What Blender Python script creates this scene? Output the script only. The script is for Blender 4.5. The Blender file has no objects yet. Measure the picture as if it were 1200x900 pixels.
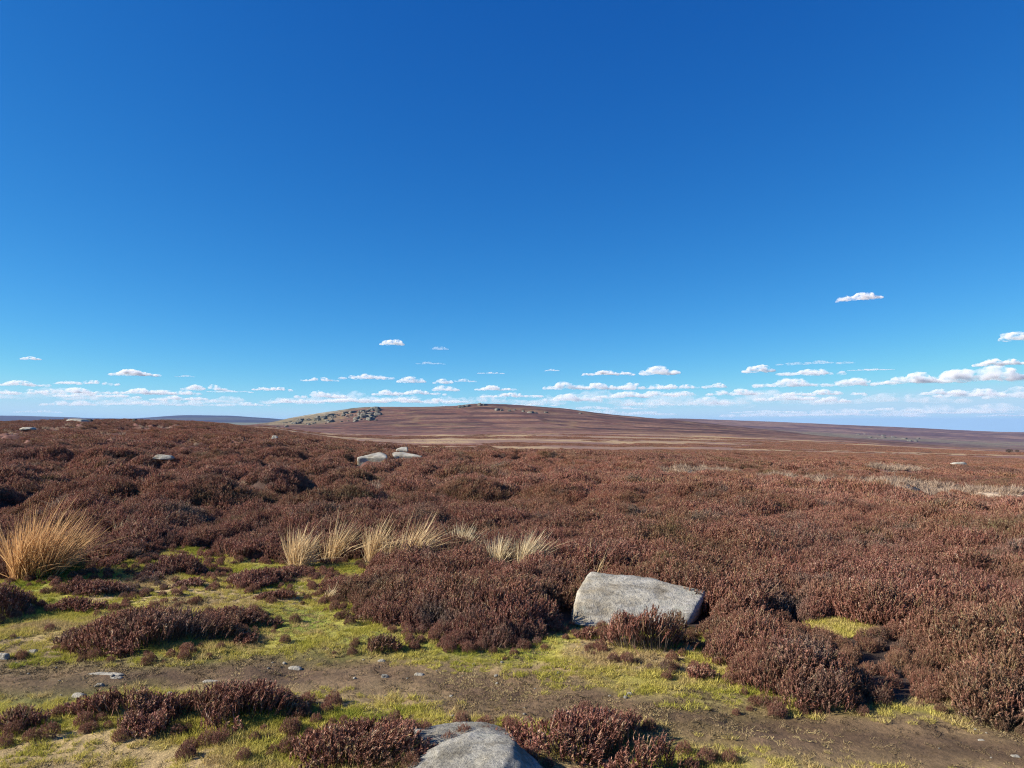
import bpy, bmesh, math, random
import numpy as np
from mathutils import Vector, Matrix, Euler, noise as mnoise

random.seed(7)
RNG = np.random.default_rng(11)
S = bpy.context.scene
COL = S.collection

# ------------------------------------------------------------------ camera, sky, sun, exposure
F = 841.0                       # focal length in pixels of a 1200 px wide frame
PITCH = math.radians(3.2)       # camera looks up a little
CZ = 1.65                       # eye height above the turf
SP, CP = math.sin(PITCH), math.cos(PITCH)
cam_d = bpy.data.cameras.new('camera')
cam = bpy.data.objects.new('camera', cam_d); COL.objects.link(cam)
cam.location = (0, 0, CZ)
cam.rotation_euler = (math.radians(90) + PITCH, 0, 0)
cam_d.sensor_fit = 'HORIZONTAL'; cam_d.sensor_width = 36.0; cam_d.lens = 36.0 * F / 1200.0
cam_d.clip_start = 0.05; cam_d.clip_end = 120000.0
S.camera = cam

SUN_EL = math.radians(29.0)
SUN_AZ = math.atan2(-0.990, -0.140)          # clockwise from +Y
sun_dir = Vector((math.sin(SUN_AZ) * math.cos(SUN_EL), math.cos(SUN_AZ) * math.cos(SUN_EL), math.sin(SUN_EL)))
sd = bpy.data.lights.new('sun', 'SUN'); sd.energy = 5.0; sd.angle = math.radians(0.53); sd.color = (1.0, 0.93, 0.83)
sun = bpy.data.objects.new('sun', sd); COL.objects.link(sun)
sun.rotation_euler = sun_dir.to_track_quat('Z', 'Y').to_euler()

W = bpy.data.worlds.new('World'); S.world = W; W.use_nodes = True
wn = W.node_tree.nodes; wl = W.node_tree.links; wn.clear()
sky = wn.new('ShaderNodeTexSky'); sky.sky_type = 'NISHITA'; sky.sun_disc = False
sky.sun_elevation = SUN_EL; sky.sun_rotation = SUN_AZ
sky.altitude = 1500.0; sky.air_density = 0.7; sky.dust_density = 0.0; sky.ozone_density = 4.0
EXPO = 1.0
# the camera's vivid rendering of a clear sky: a contrast power and gain per channel on the Nishita sky
sep = wn.new('ShaderNodeSeparateColor'); comb = wn.new('ShaderNodeCombineColor'); wl.new(sky.outputs[0], sep.inputs[0])
for k, (gain, gam, cap) in enumerate(((2.00, 1.80, 0.50), (1.34, 1.06, 0.73), (1.18, 0.63, 0.90))):
    m0 = wn.new('ShaderNodeMath'); m0.operation = 'MULTIPLY'; m0.inputs[1].default_value = 0.1; wl.new(sep.outputs[k], m0.inputs[0])
    m1 = wn.new('ShaderNodeMath'); m1.operation = 'POWER'; m1.inputs[1].default_value = gam; wl.new(m0.outputs[0], m1.inputs[0])
    m2 = wn.new('ShaderNodeMath'); m2.operation = 'MULTIPLY'; m2.inputs[1].default_value = gain; wl.new(m1.outputs[0], m2.inputs[0])
    m3 = wn.new('ShaderNodeMath'); m3.operation = 'SMOOTH_MIN'; m3.inputs[1].default_value = cap; m3.inputs[2].default_value = 0.15; wl.new(m2.outputs[0], m3.inputs[0])
    m4 = wn.new('ShaderNodeMath'); m4.operation = 'MULTIPLY'; m4.inputs[1].default_value = 1 / 0.1 / 2 ** EXPO; wl.new(m3.outputs[0], m4.inputs[0])
    wl.new(m4.outputs[0], comb.inputs[k])
bg = wn.new('ShaderNodeBackground'); bg.inputs['Strength'].default_value = 0.10
wo = wn.new('ShaderNodeOutputWorld')
wl.new(comb.outputs[0], bg.inputs['Color']); wl.new(bg.outputs[0], wo.inputs['Surface'])

S.view_settings.view_transform = 'Standard'; S.view_settings.look = 'None'
S.view_settings.exposure = EXPO; S.view_settings.gamma = 1.0; S.view_settings.use_curve_mapping = False
S.render.engine = 'CYCLES'
S.cycles.max_bounces = 6; S.cycles.diffuse_bounces = 2; S.cycles.transparent_max_bounces = 48
S.cycles.volume_bounces = 3; S.cycles.volume_step_rate = 0.3; S.cycles.volume_max_steps = 256; S.cycles.use_denoising = True; S.cycles.denoising_prefilter = 'NONE'; S.cycles.filter_width = 1.1
S.cycles.sample_clamp_indirect = 3.0

# ------------------------------------------------------------------ small helpers
def tag(o, label=None, cat=None, group=None, kind=None):
    if label: o['label'] = label
    if cat: o['category'] = cat
    if group: o['group'] = group
    if kind: o['kind'] = kind
    return o

def mesh_from(name, co, faces_flat, loop_tot, smooth=False, attrs=None):
    """co (N,3); faces_flat int array; loop_tot per-face counts"""
    me = bpy.data.meshes.new(name)
    co = np.asarray(co, np.float32); ff = np.asarray(faces_flat, np.int32); lt = np.asarray(loop_tot, np.int32)
    me.vertices.add(len(co)); me.vertices.foreach_set('co', co.ravel())
    if len(lt):
        me.loops.add(len(ff)); me.loops.foreach_set('vertex_index', ff)
        me.polygons.add(len(lt))
        ls = np.zeros(len(lt), np.int32); ls[1:] = np.cumsum(lt)[:-1]
        me.polygons.foreach_set('loop_start', ls)
        if smooth: me.polygons.foreach_set('use_smooth', np.ones(len(lt), bool))
    for an, (typ, dat) in (attrs or {}).items():
        a = me.attributes.new(an, typ, 'POINT')
        key = {'FLOAT': 'value', 'INT': 'value', 'FLOAT_VECTOR': 'vector', 'FLOAT_COLOR': 'color'}[typ]
        a.data.foreach_set(key, np.ascontiguousarray(dat, np.int32 if typ == 'INT' else np.float32).ravel())
    me.update(calc_edges=True)
    me.validate()
    return me

def link(name, me, m=None, parent=None):
    o = bpy.data.objects.new(name, me)
    COL.objects.link(o)
    if m is not None: me.materials.clear(); me.materials.append(m)
    if parent is not None: o.parent = parent
    return o

# vectorised noise -------------------------------------------------
def _h(ix, iy, seed):
    n = (ix.astype(np.int64) * 374761393 + iy.astype(np.int64) * 668265263 + seed * 1442695041) & 0xFFFFFFFF
    n = ((n ^ (n >> 13)) * 1274126177) & 0xFFFFFFFF
    n = ((n ^ (n >> 16)) * 2246822519) & 0xFFFFFFFF
    return ((n ^ (n >> 15)) & 0xFFFFFF) / float(0xFFFFFF)

def vnoise(x, y, seed=0):
    x = np.asarray(x, float); y = np.asarray(y, float)
    ix = np.floor(x); iy = np.floor(y); fx = x - ix; fy = y - iy
    fx = fx * fx * fx * (fx * (fx * 6 - 15) + 10); fy = fy * fy * fy * (fy * (fy * 6 - 15) + 10)
    a = _h(ix, iy, seed); b = _h(ix + 1, iy, seed); c = _h(ix, iy + 1, seed); d = _h(ix + 1, iy + 1, seed)
    return (a * (1 - fx) + b * fx) * (1 - fy) + (c * (1 - fx) + d * fx) * fy

def fbm(x, y, seed=0, oct=4, gain=0.5):
    s = 0; amp = 1; tot = 0; x = np.asarray(x, float); y = np.asarray(y, float)
    for i in range(oct):
        s = s + amp * vnoise(x, y, seed + 17 * i); tot += amp; amp *= gain
        x, y = (x * 0.8 - y * 0.6) * 2.03 + 3.1, (x * 0.6 + y * 0.8) * 2.03 + 7.7
    return s / tot

def sstep(a, b, x):
    t = np.clip((x - a) / (b - a), 0, 1); return t * t * (3 - 2 * t)

def domes(x, y, size, seed):
    """rounded bushes: 1 at a bush's middle, 0 in the gap between neighbours"""
    u = x / size; v = y / size; iu = np.floor(u); iv = np.floor(v); d1 = np.full(u.shape, 9.0); d2 = np.full(u.shape, 9.0)
    for i in (-1, 0, 1):
        for j in (-1, 0, 1):
            cx = iu + i + _h(iu + i, iv + j, seed); cy = iv + j + _h(iu + i, iv + j, seed + 9)
            d = np.hypot(u - cx, v - cy) * (0.8 + 0.4 * _h(iu + i, iv + j, seed + 5)); n = np.minimum(d1, d)
            d2 = np.minimum(d2, np.maximum(d1, d)); d1 = n
    return np.clip((d2 - d1) * 1.5, 0, 1) ** 0.6

# ------------------------------------------------------------------ terrain height
KN = np.array([4, 9, 20, 45, 80, 150, 280, 500, 850, 1100, 1350, 1700, 2500, 3500, 6000, 9000, 14000, 20000], float)
# rows of the photograph at which the land lies, seen from the eye point: (column, rows for KN[2:])
PROF = [
 (-500, [562, 525, 508, 496, 501, 500, 500, 500, 500, 500, 500, 499, 496, 486, 495, 505]),
 (0,    [562, 525, 508, 495, 500, 500, 500, 500, 500, 500, 500, 499, 496, 487, 495, 505]),
 (100,  [562, 523, 506, 492.5, 499, 500, 500, 500, 500, 500, 500, 499, 496, 490, 495, 505]),
 (150,  [562, 524, 507, 492.5, 499, 500, 500, 500, 500, 500, 500, 499, 496, 491, 495, 505]),
 (220,  [562, 525, 508, 494, 499, 500, 500, 500, 500, 500, 500, 499, 496, 487, 495, 505]),
 (270,  [563, 526, 510, 498, 500, 499.5, 499, 499, 499.5, 500, 500, 499, 496, 487.5, 495, 505]),
 (310,  [563, 526, 513, 505, 502, 500, 499, 498, 496, 500, 500, 499, 496, 490, 495, 505]),
 (345,  [563, 527, 515, 510, 507, 504, 501, 497, 489, 500, 500, 499, 496, 493, 497, 505]),
 (385,  [564, 528, 519, 516, 513, 509, 502, 494, 482.5, 500, 500, 500, 498, 497, 500, 505]),
 (430,  [565, 529, 521, 521, 519, 511, 501, 489, 477, 498, 500, 500, 500, 500, 500, 505]),
 (485,  [566, 530, 523, 524, 522, 512, 500, 487, 477, 498, 500, 500, 500, 500, 500, 505]),
 (530,  [567, 531, 524, 524.5, 522, 511, 499.5, 486, 476, 498, 500, 500, 500, 500, 500, 505]),
 (560,  [567, 531, 524, 524, 522, 511, 499, 485, 473, 496, 500, 500, 500, 500, 500, 505]),
 (610,  [567, 532, 525, 525, 522, 511, 499, 485, 475, 496, 500, 500, 500, 500, 500, 505]),
 (650,  [567, 532, 526, 525, 522, 511, 500, 487, 478, 496, 500, 500, 500, 500, 500, 505]),
 (710,  [568, 534, 527, 526, 523, 512, 502, 491, 485, 494, 498, 496, 500, 500, 500, 505]),
 (780,  [569, 536, 528, 527, 523, 513, 504, 496, 491.5, 495, 497, 490.5, 498, 500, 500, 505]),
 (900,  [572, 542, 533, 529, 525, 516, 509, 506, 503.5, 506, 503, 494, 499, 500, 500, 505]),
 (1050, [579, 551, 541, 533, 529, 523, 519, 518, 521, 518, 511, 500.5, 503, 503, 503, 505.5]),
 (1200, [588, 561, 549, 539, 533, 530, 528, 530, 529, 525, 517, 507, 508, 507, 507, 505.5]),
 (1700, [600, 575, 560, 548, 540, 536, 533, 533, 532, 530, 524, 513, 512, 510, 508, 505.5]),
]
def row_z(row, Y):
    v = (450.0 - row) / F
    return CZ + Y * (SP + v * CP) / (CP - v * SP)

def pchip(xk, yk, x):
    h = np.diff(xk); d = np.diff(yk) / h
    m = np.zeros_like(yk)
    for i in range(1, len(xk) - 1):
        if d[i - 1] * d[i] > 0:
            w1 = 2 * h[i] + h[i - 1]; w2 = h[i] + 2 * h[i - 1]
            m[i] = (w1 + w2) / (w1 / d[i - 1] + w2 / d[i])
    i = np.clip(np.searchsorted(xk, x) - 1, 0, len(h) - 1)
    t = (x - xk[i]) / h[i]; t2 = t * t; t3 = t2 * t
    return (2 * t3 - 3 * t2 + 1) * yk[i] + (t3 - 2 * t2 + t) * h[i] * m[i] + (-2 * t3 + 3 * t2) * yk[i + 1] + (t3 - t2) * h[i] * m[i + 1]

TPX = np.linspace(-500, 1700, 441); TLY = np.linspace(math.log(4), math.log(20000), 420)
_zk = []
for px, rows in PROF:
    zs = [0.0, -0.02 if px < 800 else -0.06] + [row_z(r, Y) for r, Y in zip(rows, KN[2:])]
    _zk.append(pchip(np.log(KN), np.array(zs), TLY))
_zk = np.array(_zk); _px = np.array([p[0] for p in PROF], float)
TAB = np.array([pchip(_px, _zk[:, j], TPX) for j in range(len(TLY))])     # [logY, px]

def base_h(x, y):
    x = np.asarray(x, float); y = np.asarray(y, float)
    r = np.hypot(x, y)
    a = np.clip(np.arctan2(x, y), -0.90, 0.90)
    Y = np.maximum(r * np.cos(a), 4.0)
    px = 600 + F * np.tan(a)
    u = np.clip((px - TPX[0]) / (TPX[1] - TPX[0]), 0, len(TPX) - 1.001)
    v = np.clip((np.log(Y) - TLY[0]) / (TLY[1] - TLY[0]), 0, len(TLY) - 1.001)
    i = u.astype(int); j = v.astype(int); fu = u - i; fv = v - j
    z = (TAB[j, i] * (1 - fu) + TAB[j, i + 1] * fu) * (1 - fv) + (TAB[j + 1, i] * (1 - fu) + TAB[j + 1, i + 1] * fu) * fv
    return z

def height(x, y):
    x = np.asarray(x, float); y = np.asarray(y, float); r = np.hypot(x, y)
    z = base_h(x, y)
    z = z - (0.30 * sstep(9, 24, r) + 0.45 * sstep(30, 80, r) * sstep(-0.30, -0.12, np.arctan2(x, y))) * (1 - sstep(150, 420, r))                  # room for the heather canopy
    lf = 0.75 + 0.5 * sstep(0.1, -0.5, np.arctan2(x, y))                       # rougher, more hummocky on the left
    z = z + (fbm(x * 0.45, y * 0.45, 3, 3) - 0.5) * 0.40 * lf * sstep(4.0, 14, r) * (1 - sstep(1500, 4000, r))
    z = z + (fbm(x * 0.17, y * 0.17, 5, 3) - 0.5) * 1.1 * lf * sstep(12, 50, r) * (1 - 0.6 * sstep(90, 140, r))
    z = z + (fbm(x * 2.2, y * 2.2, 9, 3) - 0.5) * 0.07 * (1 - sstep(20, 60, r))
    z = z + (fbm(x * 0.065, y * 0.085, 7, 3) - 0.5) * 0.8 * sstep(14, 40, r) * (1 - sstep(100, 160, r)) * sstep(-0.1, 0.3, np.arctan2(x, y))
    z = z + 0.04 * (1 - sstep(0.5, 1.6, np.hypot((x - MOSS_C[0]) / 0.34, (y - MOSS_C[1]) / 0.30)))
    wx = x + (fbm(x * .5, y * .5, 217, 2) - .5) * 2.0; wy = y + (fbm(x * .5, y * .5, 219, 2) - .5) * 2.0
    z = z + (domes(wx, wy, 2.3, 37) - 0.6) * 0.90 * (0.50 + 0.6 * sstep(0.15, -0.35, np.arctan2(x, y))) * sstep(9, 18, r) * (1 - sstep(110, 160, r)) * sstep(0.22, 0.48, fbm(x * 0.09, y * 0.09, 223, 2))
    z = z + (fbm(x * 0.02, y * 0.02, 21, 4) - 0.5) * 2.2 * sstep(200, 900, r)
    z = z + (fbm(x * 0.002, y * 0.002, 31, 4) - 0.5) * 16.0 * sstep(2500, 7000, r) * (1 - sstep(13000, 18000, r))
    return z

def h1(x, y): return float(height(np.array([x]), np.array([y]))[0])

def ray(px, py):
    u = (px - 600.0) / F; v = (450.0 - py) / F
    return np.array([u, CP - v * SP, SP + v * CP])      # world direction, forward about 1

def at(px, py, lift=0.0):
    """ground point seen at this pixel of the photograph"""
    d = ray(px, py)
    ts = np.exp(np.linspace(math.log(1.5), math.log(20000), 6000))
    X = d[0] * ts; Yv = d[1] * ts; Z = CZ + d[2] * ts
    g = height(X, Yv) + lift
    k = np.argmax(Z < g)
    if not (Z < g).any(): k = len(ts) - 1
    return Vector((X[k], Yv[k], g[k]))

def flat(px, py):
    d = ray(px, py); t = CZ / -d[2]
    return (d[0] * t, d[1] * t)

MOSS_C = flat(992, 738)
# ------------------------------------------------------------------ regions of the near ground
GRASS_PX = [(-700, 690), (-300, 690), (0, 682), (95, 682), (110, 655), (200, 641), (245, 640), (330, 655), (425, 655), (440, 668), (420, 690), (395, 703),
            (440, 722), (520, 748), (590, 768), (640, 748), (672, 726), (700, 734), (760, 742), (808, 744), (822, 770), (835, 797), (900, 826), (1000, 824),
            (1090, 830), (1150, 855), (1200, 862), (1500, 890), (1900, 930)]
GRASS = [flat(*p) for p in GRASS_PX] + [(30, -20), (-30, -20)]
PATH_PX = [(-600, 772), (-300, 782), (0, 795), (200, 790), (420, 790), (560, 808), (700, 828), (840, 846), (1000, 862), (1200, 888), (1500, 920)]
PATH = [flat(*p) for p in PATH_PX]
TRACK_PX = [(800, 546), (850, 549), (900, 552), (1000, 557), (1100, 563), (1200, 569), (1350, 580)]

def poly_sd(x, y, poly):
    x = np.asarray(x, float); y = np.asarray(y, float)
    d = np.full(x.shape, 1e9); ins = np.zeros(x.shape, bool)
    n = len(poly)
    for i in range(n):
        ax, ay = poly[i]; bx, by = poly[(i + 1) % n]
        ex, ey = bx - ax, by - ay; wx = x - ax; wy = y - ay
        t = np.clip((wx * ex + wy * ey) / (ex * ex + ey * ey + 1e-12), 0, 1)
        d = np.minimum(d, np.hypot(wx - ex * t, wy - ey * t))
        c = ((ay > y) != (by > y)) & (x < (bx - ax) * (y - ay) / (by - ay + 1e-12) + ax)
        ins ^= c
    return np.where(ins, -d, d)

def line_d(x, y, pts):
    x = np.asarray(x, float); y = np.asarray(y, float); d = np.full(x.shape, 1e9)
    for (ax, ay), (bx, by) in zip(pts[:-1], pts[1:]):
        ex, ey = bx - ax, by - ay; wx = x - ax; wy = y - ay
        t = np.clip((wx * ex + wy * ey) / (ex * ex + ey * ey), 0, 1)
        d = np.minimum(d, np.hypot(wx - ex * t, wy - ey * t))
    return d

PATCH = [at(px, 547, 0.3) for px in (1024, 1036, 1046, 1054, 1062, 1075)]
TRACK = [tuple(at(*p, 0.3)[:2]) for p in TRACK_PX]

def grass_sd(x, y):
    return poly_sd(x, y, GRASS) + (fbm(x * 2.0, y * 2.0, 41, 3) - 0.5) * 0.5

def moss_patch(x, y):
    return np.hypot((x - MOSS_C[0]) / 0.27, (y - MOSS_C[1]) / 0.24)
def path_w(x, y):
    d = line_d(x, y, PATH) + (fbm(x * 1.3, y * 1.3, 51, 3) - 0.5) * 0.45
    return (1 - sstep(0.02, 0.80, d)) * np.clip(0.70 + 0.45 * sstep(0.34, 0.58, fbm(x * 0.9, y * 1.9, 57, 4)) + 0.25 * sstep(0.6, 1.6, np.abs(x + 0.1)), 0, 1)
def track_w(x, y):
    d = line_d(x, y, TRACK) + (fbm(x * 0.5, y * 0.5, 61, 3) - 0.5) * 2.2
    return 1 - sstep(1.1, 2.5, d)

# ------------------------------------------------------------------ materials
def mat(name, rough=0.9):
    m = bpy.data.materials.new(name); m.use_nodes = True
    nt = m.node_tree; b = nt.nodes['Principled BSDF']
    b.inputs['Roughness'].default_value = rough
    try: b.inputs['Specular IOR Level'].default_value = 0.2
    except KeyError: pass
    return m, nt, b

def N(nt, typ, **kw):
    n = nt.nodes.new(typ)
    for k, v in kw.items():
        if k in n.inputs: n.inputs[k].default_value = v
        else: setattr(n, k, v)
    return n

def ramp(nt, fac, stops):
    r = nt.nodes.new('ShaderNodeValToRGB'); e = r.color_ramp.elements
    while len(e) < len(stops): e.new(0.5)
    for el, (p, c) in zip(e, stops):
        el.position = p; el.color = (*c, 1)
    nt.links.new(fac, r.inputs[0]); return r.outputs[0]

def wnoise(nt, scale, detail=3, rough=0.55):
    g = N(nt, 'ShaderNodeNewGeometry'); n = N(nt, 'ShaderNodeTexNoise')
    n.inputs['Scale'].default_value = scale; n.inputs['Detail'].default_value = detail; n.inputs['Roughness'].default_value = rough
    nt.links.new(g.outputs['Position'], n.inputs['Vector']); return n.outputs['Fac']

def mix(nt, typ, fac, a, b):
    n = nt.nodes.new('ShaderNodeMix'); n.data_type = 'RGBA'; n.blend_type = typ
    for sock, v in ((n.inputs[0], fac), (n.inputs[6], a), (n.inputs[7], b)):
        if isinstance(v, bpy.types.NodeSocket): nt.links.new(v, sock)
        elif isinstance(v, (int, float)): sock.default_value = v
        else: sock.default_value = (*v, 1)
    return n.outputs[2]

def attr(nt, name, out='Fac'):
    a = nt.nodes.new('ShaderNodeAttribute'); a.attribute_name = name; return a.outputs[out]

M_HEATH, _nt, _b = mat('heather_shoots')
_c = ramp(_nt, attr(_nt, 'tint'), [(0.0, (0.06, 0.028, 0.020)), (0.22, (0.22, 0.102, 0.072)), (0.45, (0.325, 0.164, 0.121)), (0.60, (0.40, 0.255, 0.190)), (0.74, (0.30, 0.225, 0.105)), (0.9, (0.48, 0.37, 0.27)), (1.0, (0.54, 0.45, 0.35))])
_c = mix(_nt, 'MULTIPLY', 1.0, _c, ramp(_nt, wnoise(_nt, 0.33, 5, 0.62), [(0.28, (0.70, 0.84, 0.66)), (0.42, (1.0, 0.97, 0.88)), (0.55, (1.08, 0.95, 0.97)), (0.70, (1.05, 1.17, 1.22))]))
_c = mix(_nt, 'MULTIPLY', 0.9, _c, ramp(_nt, wnoise(_nt, 2.7, 4, 0.65), [(0.30, (0.58, 0.55, 0.52)), (0.45, (0.92, 0.90, 0.85)), (0.58, (1.12, 1.06, 1.0)), (0.72, (1.30, 1.36, 1.25))]))
_c = mix(_nt, 'MIX', ramp(_nt, wnoise(_nt, 1.15, 4, 0.65), [(0.56, (0, 0, 0)), (0.68, (0.65,) * 3)]), _c, (0.24, 0.20, 0.155))
_c = mix(_nt, 'MIX', ramp(_nt, wnoise(_nt, 0.83, 5, 0.7), [(0.30, (0.6,) * 3), (0.42, (0, 0, 0))]), _c, (0.175, 0.145, 0.055))
_c = mix(_nt, 'MIX', ramp(_nt, wnoise(_nt, 0.62, 5, 0.65), [(0.57, (0, 0, 0)), (0.70, (0.48,) * 3)]), _c, (0.41, 0.265, 0.15))
_c = mix(_nt, 'MULTIPLY', 0.8, _c, ramp(_nt, wnoise(_nt, 0.045, 3, 0.6), [(0.35, (0.78, 0.80, 0.84)), (0.5, (1.0, 1.0, 1.0)), (0.65, (1.15, 1.03, 0.98))]))
_nt.links.new(_c, _b.inputs['Base Color'])
M_STEM, _nt, _b = mat('heather_wood')
_nt.links.new(mix(_nt, 'MULTIPLY', 1.0, (0.13, 0.095, 0.07), ramp(_nt, attr(_nt, 'tint'), [(0, (0.5,) * 3), (1, (1.3,) * 3)])), _b.inputs['Base Color'])
M_GRASS, _nt, _b = mat('moorland_turf_blades')
_c = ramp(_nt, wnoise(_nt, 1.1, 5, 0.65), [(0.30, (0.15, 0.20, 0.025)), (0.40, (0.37, 0.345, 0.055)), (0.50, (0.48, 0.41, 0.10)), (0.60, (0.46, 0.345, 0.16)), (0.74, (0.32, 0.23, 0.12))])
_nt.links.new(mix(_nt, 'MULTIPLY', 1.0, _c, ramp(_nt, attr(_nt, 'tint'), [(0, (0.6,) * 3), (1, (1.35,) * 3)])), _b.inputs['Base Color'])
M_THATCH, _nt, _b = mat('trodden_dead_grass')
_c = ramp(_nt, wnoise(_nt, 1.4, 5, 0.65), [(0.36, (0.085, 0.055, 0.036)), (0.5, (0.20, 0.145, 0.075)), (0.64, (0.40, 0.31, 0.14))])
_nt.links.new(mix(_nt, 'MULTIPLY', 1.0, _c, ramp(_nt, attr(_nt, 'tint'), [(0, (0.6,) * 3), (1, (1.35,) * 3)])), _b.inputs['Base Color'])
def thin(nt, b, fac=0.35):
    """thin dry blades let some light through"""
    o = nt.nodes['Material Output']; t = nt.nodes.new('ShaderNodeBsdfTranslucent'); m = nt.nodes.new('ShaderNodeMixShader'); m.inputs[0].default_value = fac
    src = b.inputs['Base Color'].links[0].from_socket
    nt.links.new(src, t.inputs['Color']); nt.links.new(b.outputs[0], m.inputs[1]); nt.links.new(t.outputs[0], m.inputs[2]); nt.links.new(m.outputs[0], o.inputs['Surface'])
def straw_mat(name, lo, hi):
    m, nt, b = mat(name, 0.75)
    nt.links.new(ramp(nt, attr(nt, 'tint'), [(0, lo), (1, hi)]), b.inputs['Base Color']); thin(nt, b); return m
thin(M_GRASS.node_tree, M_GRASS.node_tree.nodes['Principled BSDF'], 0.3)
thin(M_HEATH.node_tree, M_HEATH.node_tree.nodes['Principled BSDF'], 0.15)
M_STRAW = straw_mat('straw_blades', (0.40, 0.25, 0.11), (0.90, 0.70, 0.40))
M_GOLD = straw_mat('golden_blades', (0.28, 0.135, 0.05), (0.88, 0.56, 0.26))
M_TRACK = straw_mat('gully_blades', (0.24, 0.165, 0.115), (0.50, 0.375, 0.265))
M_PALE = straw_mat('bleached_blades', (0.42, 0.31, 0.17), (0.85, 0.72, 0.46))

def rock_mat(name, c0, c1, c2, sc, bump=0.02):
    m, nt, b = mat(name, 0.92)
    tc = N(nt, 'ShaderNodeTexCoord')
    def on(scale, det, ro):
        n = N(nt, 'ShaderNodeTexNoise'); n.inputs['Scale'].default_value = scale; n.inputs['Detail'].default_value = det; n.inputs['Roughness'].default_value = ro
        nt.links.new(tc.outputs['Object'], n.inputs['Vector']); return n.outputs['Fac']
    big = on(2.6 * sc, 5, 0.62); fine = on(34 * sc, 5, 0.75); lich = on(9 * sc, 6, 0.7)
    c = ramp(nt, big, [(0.34, c0), (0.5, c1), (0.66, c2)])
    sm = N(nt, 'ShaderNodeMapping'); sm.inputs['Scale'].default_value = (0.25, 0.4, 2.2); nt.links.new(tc.outputs['Object'], sm.inputs['Vector'])
    sn = N(nt, 'ShaderNodeTexNoise'); sn.inputs['Scale'].default_value = 11 * sc; sn.inputs['Detail'].default_value = 6; sn.inputs['Roughness'].default_value = 0.7; nt.links.new(sm.outputs[0], sn.inputs['Vector'])
    c = mix(nt, 'MULTIPLY', 0.8, c, ramp(nt, sn.outputs['Fac'], [(0.36, (0.62, 0.58, 0.52)), (0.5, (1.0,) * 3), (0.64, (1.18, 1.14, 1.05))]))
    c = mix(nt, 'MULTIPLY', 0.55, c, ramp(nt, fine, [(0.36, (0.32,) * 3), (0.48, (0.92,) * 3), (0.66, (1.25,) * 3)]))
    c = mix(nt, 'MIX', ramp(nt, lich, [(0.60, (0,) * 3), (0.70, (0.75,) * 3)]), c, (0.085, 0.085, 0.07))
    c = mix(nt, 'MIX', ramp(nt, on(4.3 * sc, 7, 0.75), [(0.56, (0,) * 3), (0.62, (0.55,) * 3)]), c, (0.24, 0.245, 0.20))
    c = mix(nt, 'MIX', ramp(nt, on(1.7 * sc, 6, 0.7), [(0.60, (0,) * 3), (0.72, (0.5,) * 3)]), c, (0.20, 0.155, 0.095))
    c = mix(nt, 'MIX', ramp(nt, on(13 * sc, 7, 0.8), [(0.64, (0,) * 3), (0.67, (0.9,) * 3)]), c, (0.045, 0.043, 0.036))
    nt.links.new(c, b.inputs['Base Color'])
    bp = N(nt, 'ShaderNodeBump'); bp.inputs['Strength'].default_value = 0.9; bp.inputs['Distance'].default_value = bump * 1.6
    nt.links.new(mix(nt, 'ADD', 0.5, fine, lich), bp.inputs['Height']); nt.links.new(bp.outputs[0], b.inputs['Normal'])
    return m
M_ROCK = rock_mat('pale_gritstone', (0.25, 0.215, 0.155), (0.37, 0.345, 0.285), (0.43, 0.41, 0.36), 1.0, 0.012)
M_ROCKD = rock_mat('grey_gritstone', (0.17, 0.155, 0.12), (0.28, 0.265, 0.225), (0.37, 0.355, 0.315), 1.4, 0.012)
M_ROCKF = rock_mat('far_gritstone', (0.06, 0.056, 0.042), (0.13, 0.123, 0.10), (0.22, 0.21, 0.18), 0.12, 0.3)

M_ROCKV = rock_mat('valley_gritstone', (0.07, 0.07, 0.055), (0.13, 0.125, 0.10), (0.19, 0.18, 0.15), 0.12, 0.3)  # dark, low-contrast stone colour for the far valley edge

# ground: vertex colours hold what grows there, fine noise breaks them up
M_GROUND, nt, b = mat('moor_ground')
c = attr(nt, 'col', 'Color')
near = ramp(nt, wnoise(nt, 22.0, 6, 0.75), [(0.3, (0.55,) * 3), (0.5, (1.0,) * 3), (0.7, (1.45,) * 3)])
mid = ramp(nt, wnoise(nt, 1.6, 5, 0.7), [(0.3, (0.72,) * 3), (0.5, (1.0,) * 3), (0.7, (1.28,) * 3)])
c = mix(nt, 'MULTIPLY', 0.8, c, near); c = mix(nt, 'MULTIPLY', 0.9, c, mid)
nt.links.new(c, b.inputs['Base Color'])
bp = N(nt, 'ShaderNodeBump'); bp.inputs['Strength'].default_value = 0.6; bp.inputs['Distance'].default_value = 0.03
nt.links.new(wnoise(nt, 30.0, 6, 0.7), bp.inputs['Height']); nt.links.new(bp.outputs[0], b.inputs['Normal'])
M_HILL, nt, b = mat('far_moor')
c = attr(nt, 'col', 'Color')
c = mix(nt, 'MULTIPLY', 1.0, c, ramp(nt, wnoise(nt, 0.22, 6, 0.75), [(0.3, (0.5,) * 3), (0.5, (1.0,) * 3), (0.7, (1.55,) * 3)]))
c = mix(nt, 'MULTIPLY', 0.9, c, ramp(nt, wnoise(nt, 0.03, 5, 0.7), [(0.3, (0.6,) * 3), (0.5, (1.0,) * 3), (0.7, (1.4,) * 3)]))
nt.links.new(c, b.inputs['Base Color'])

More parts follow.
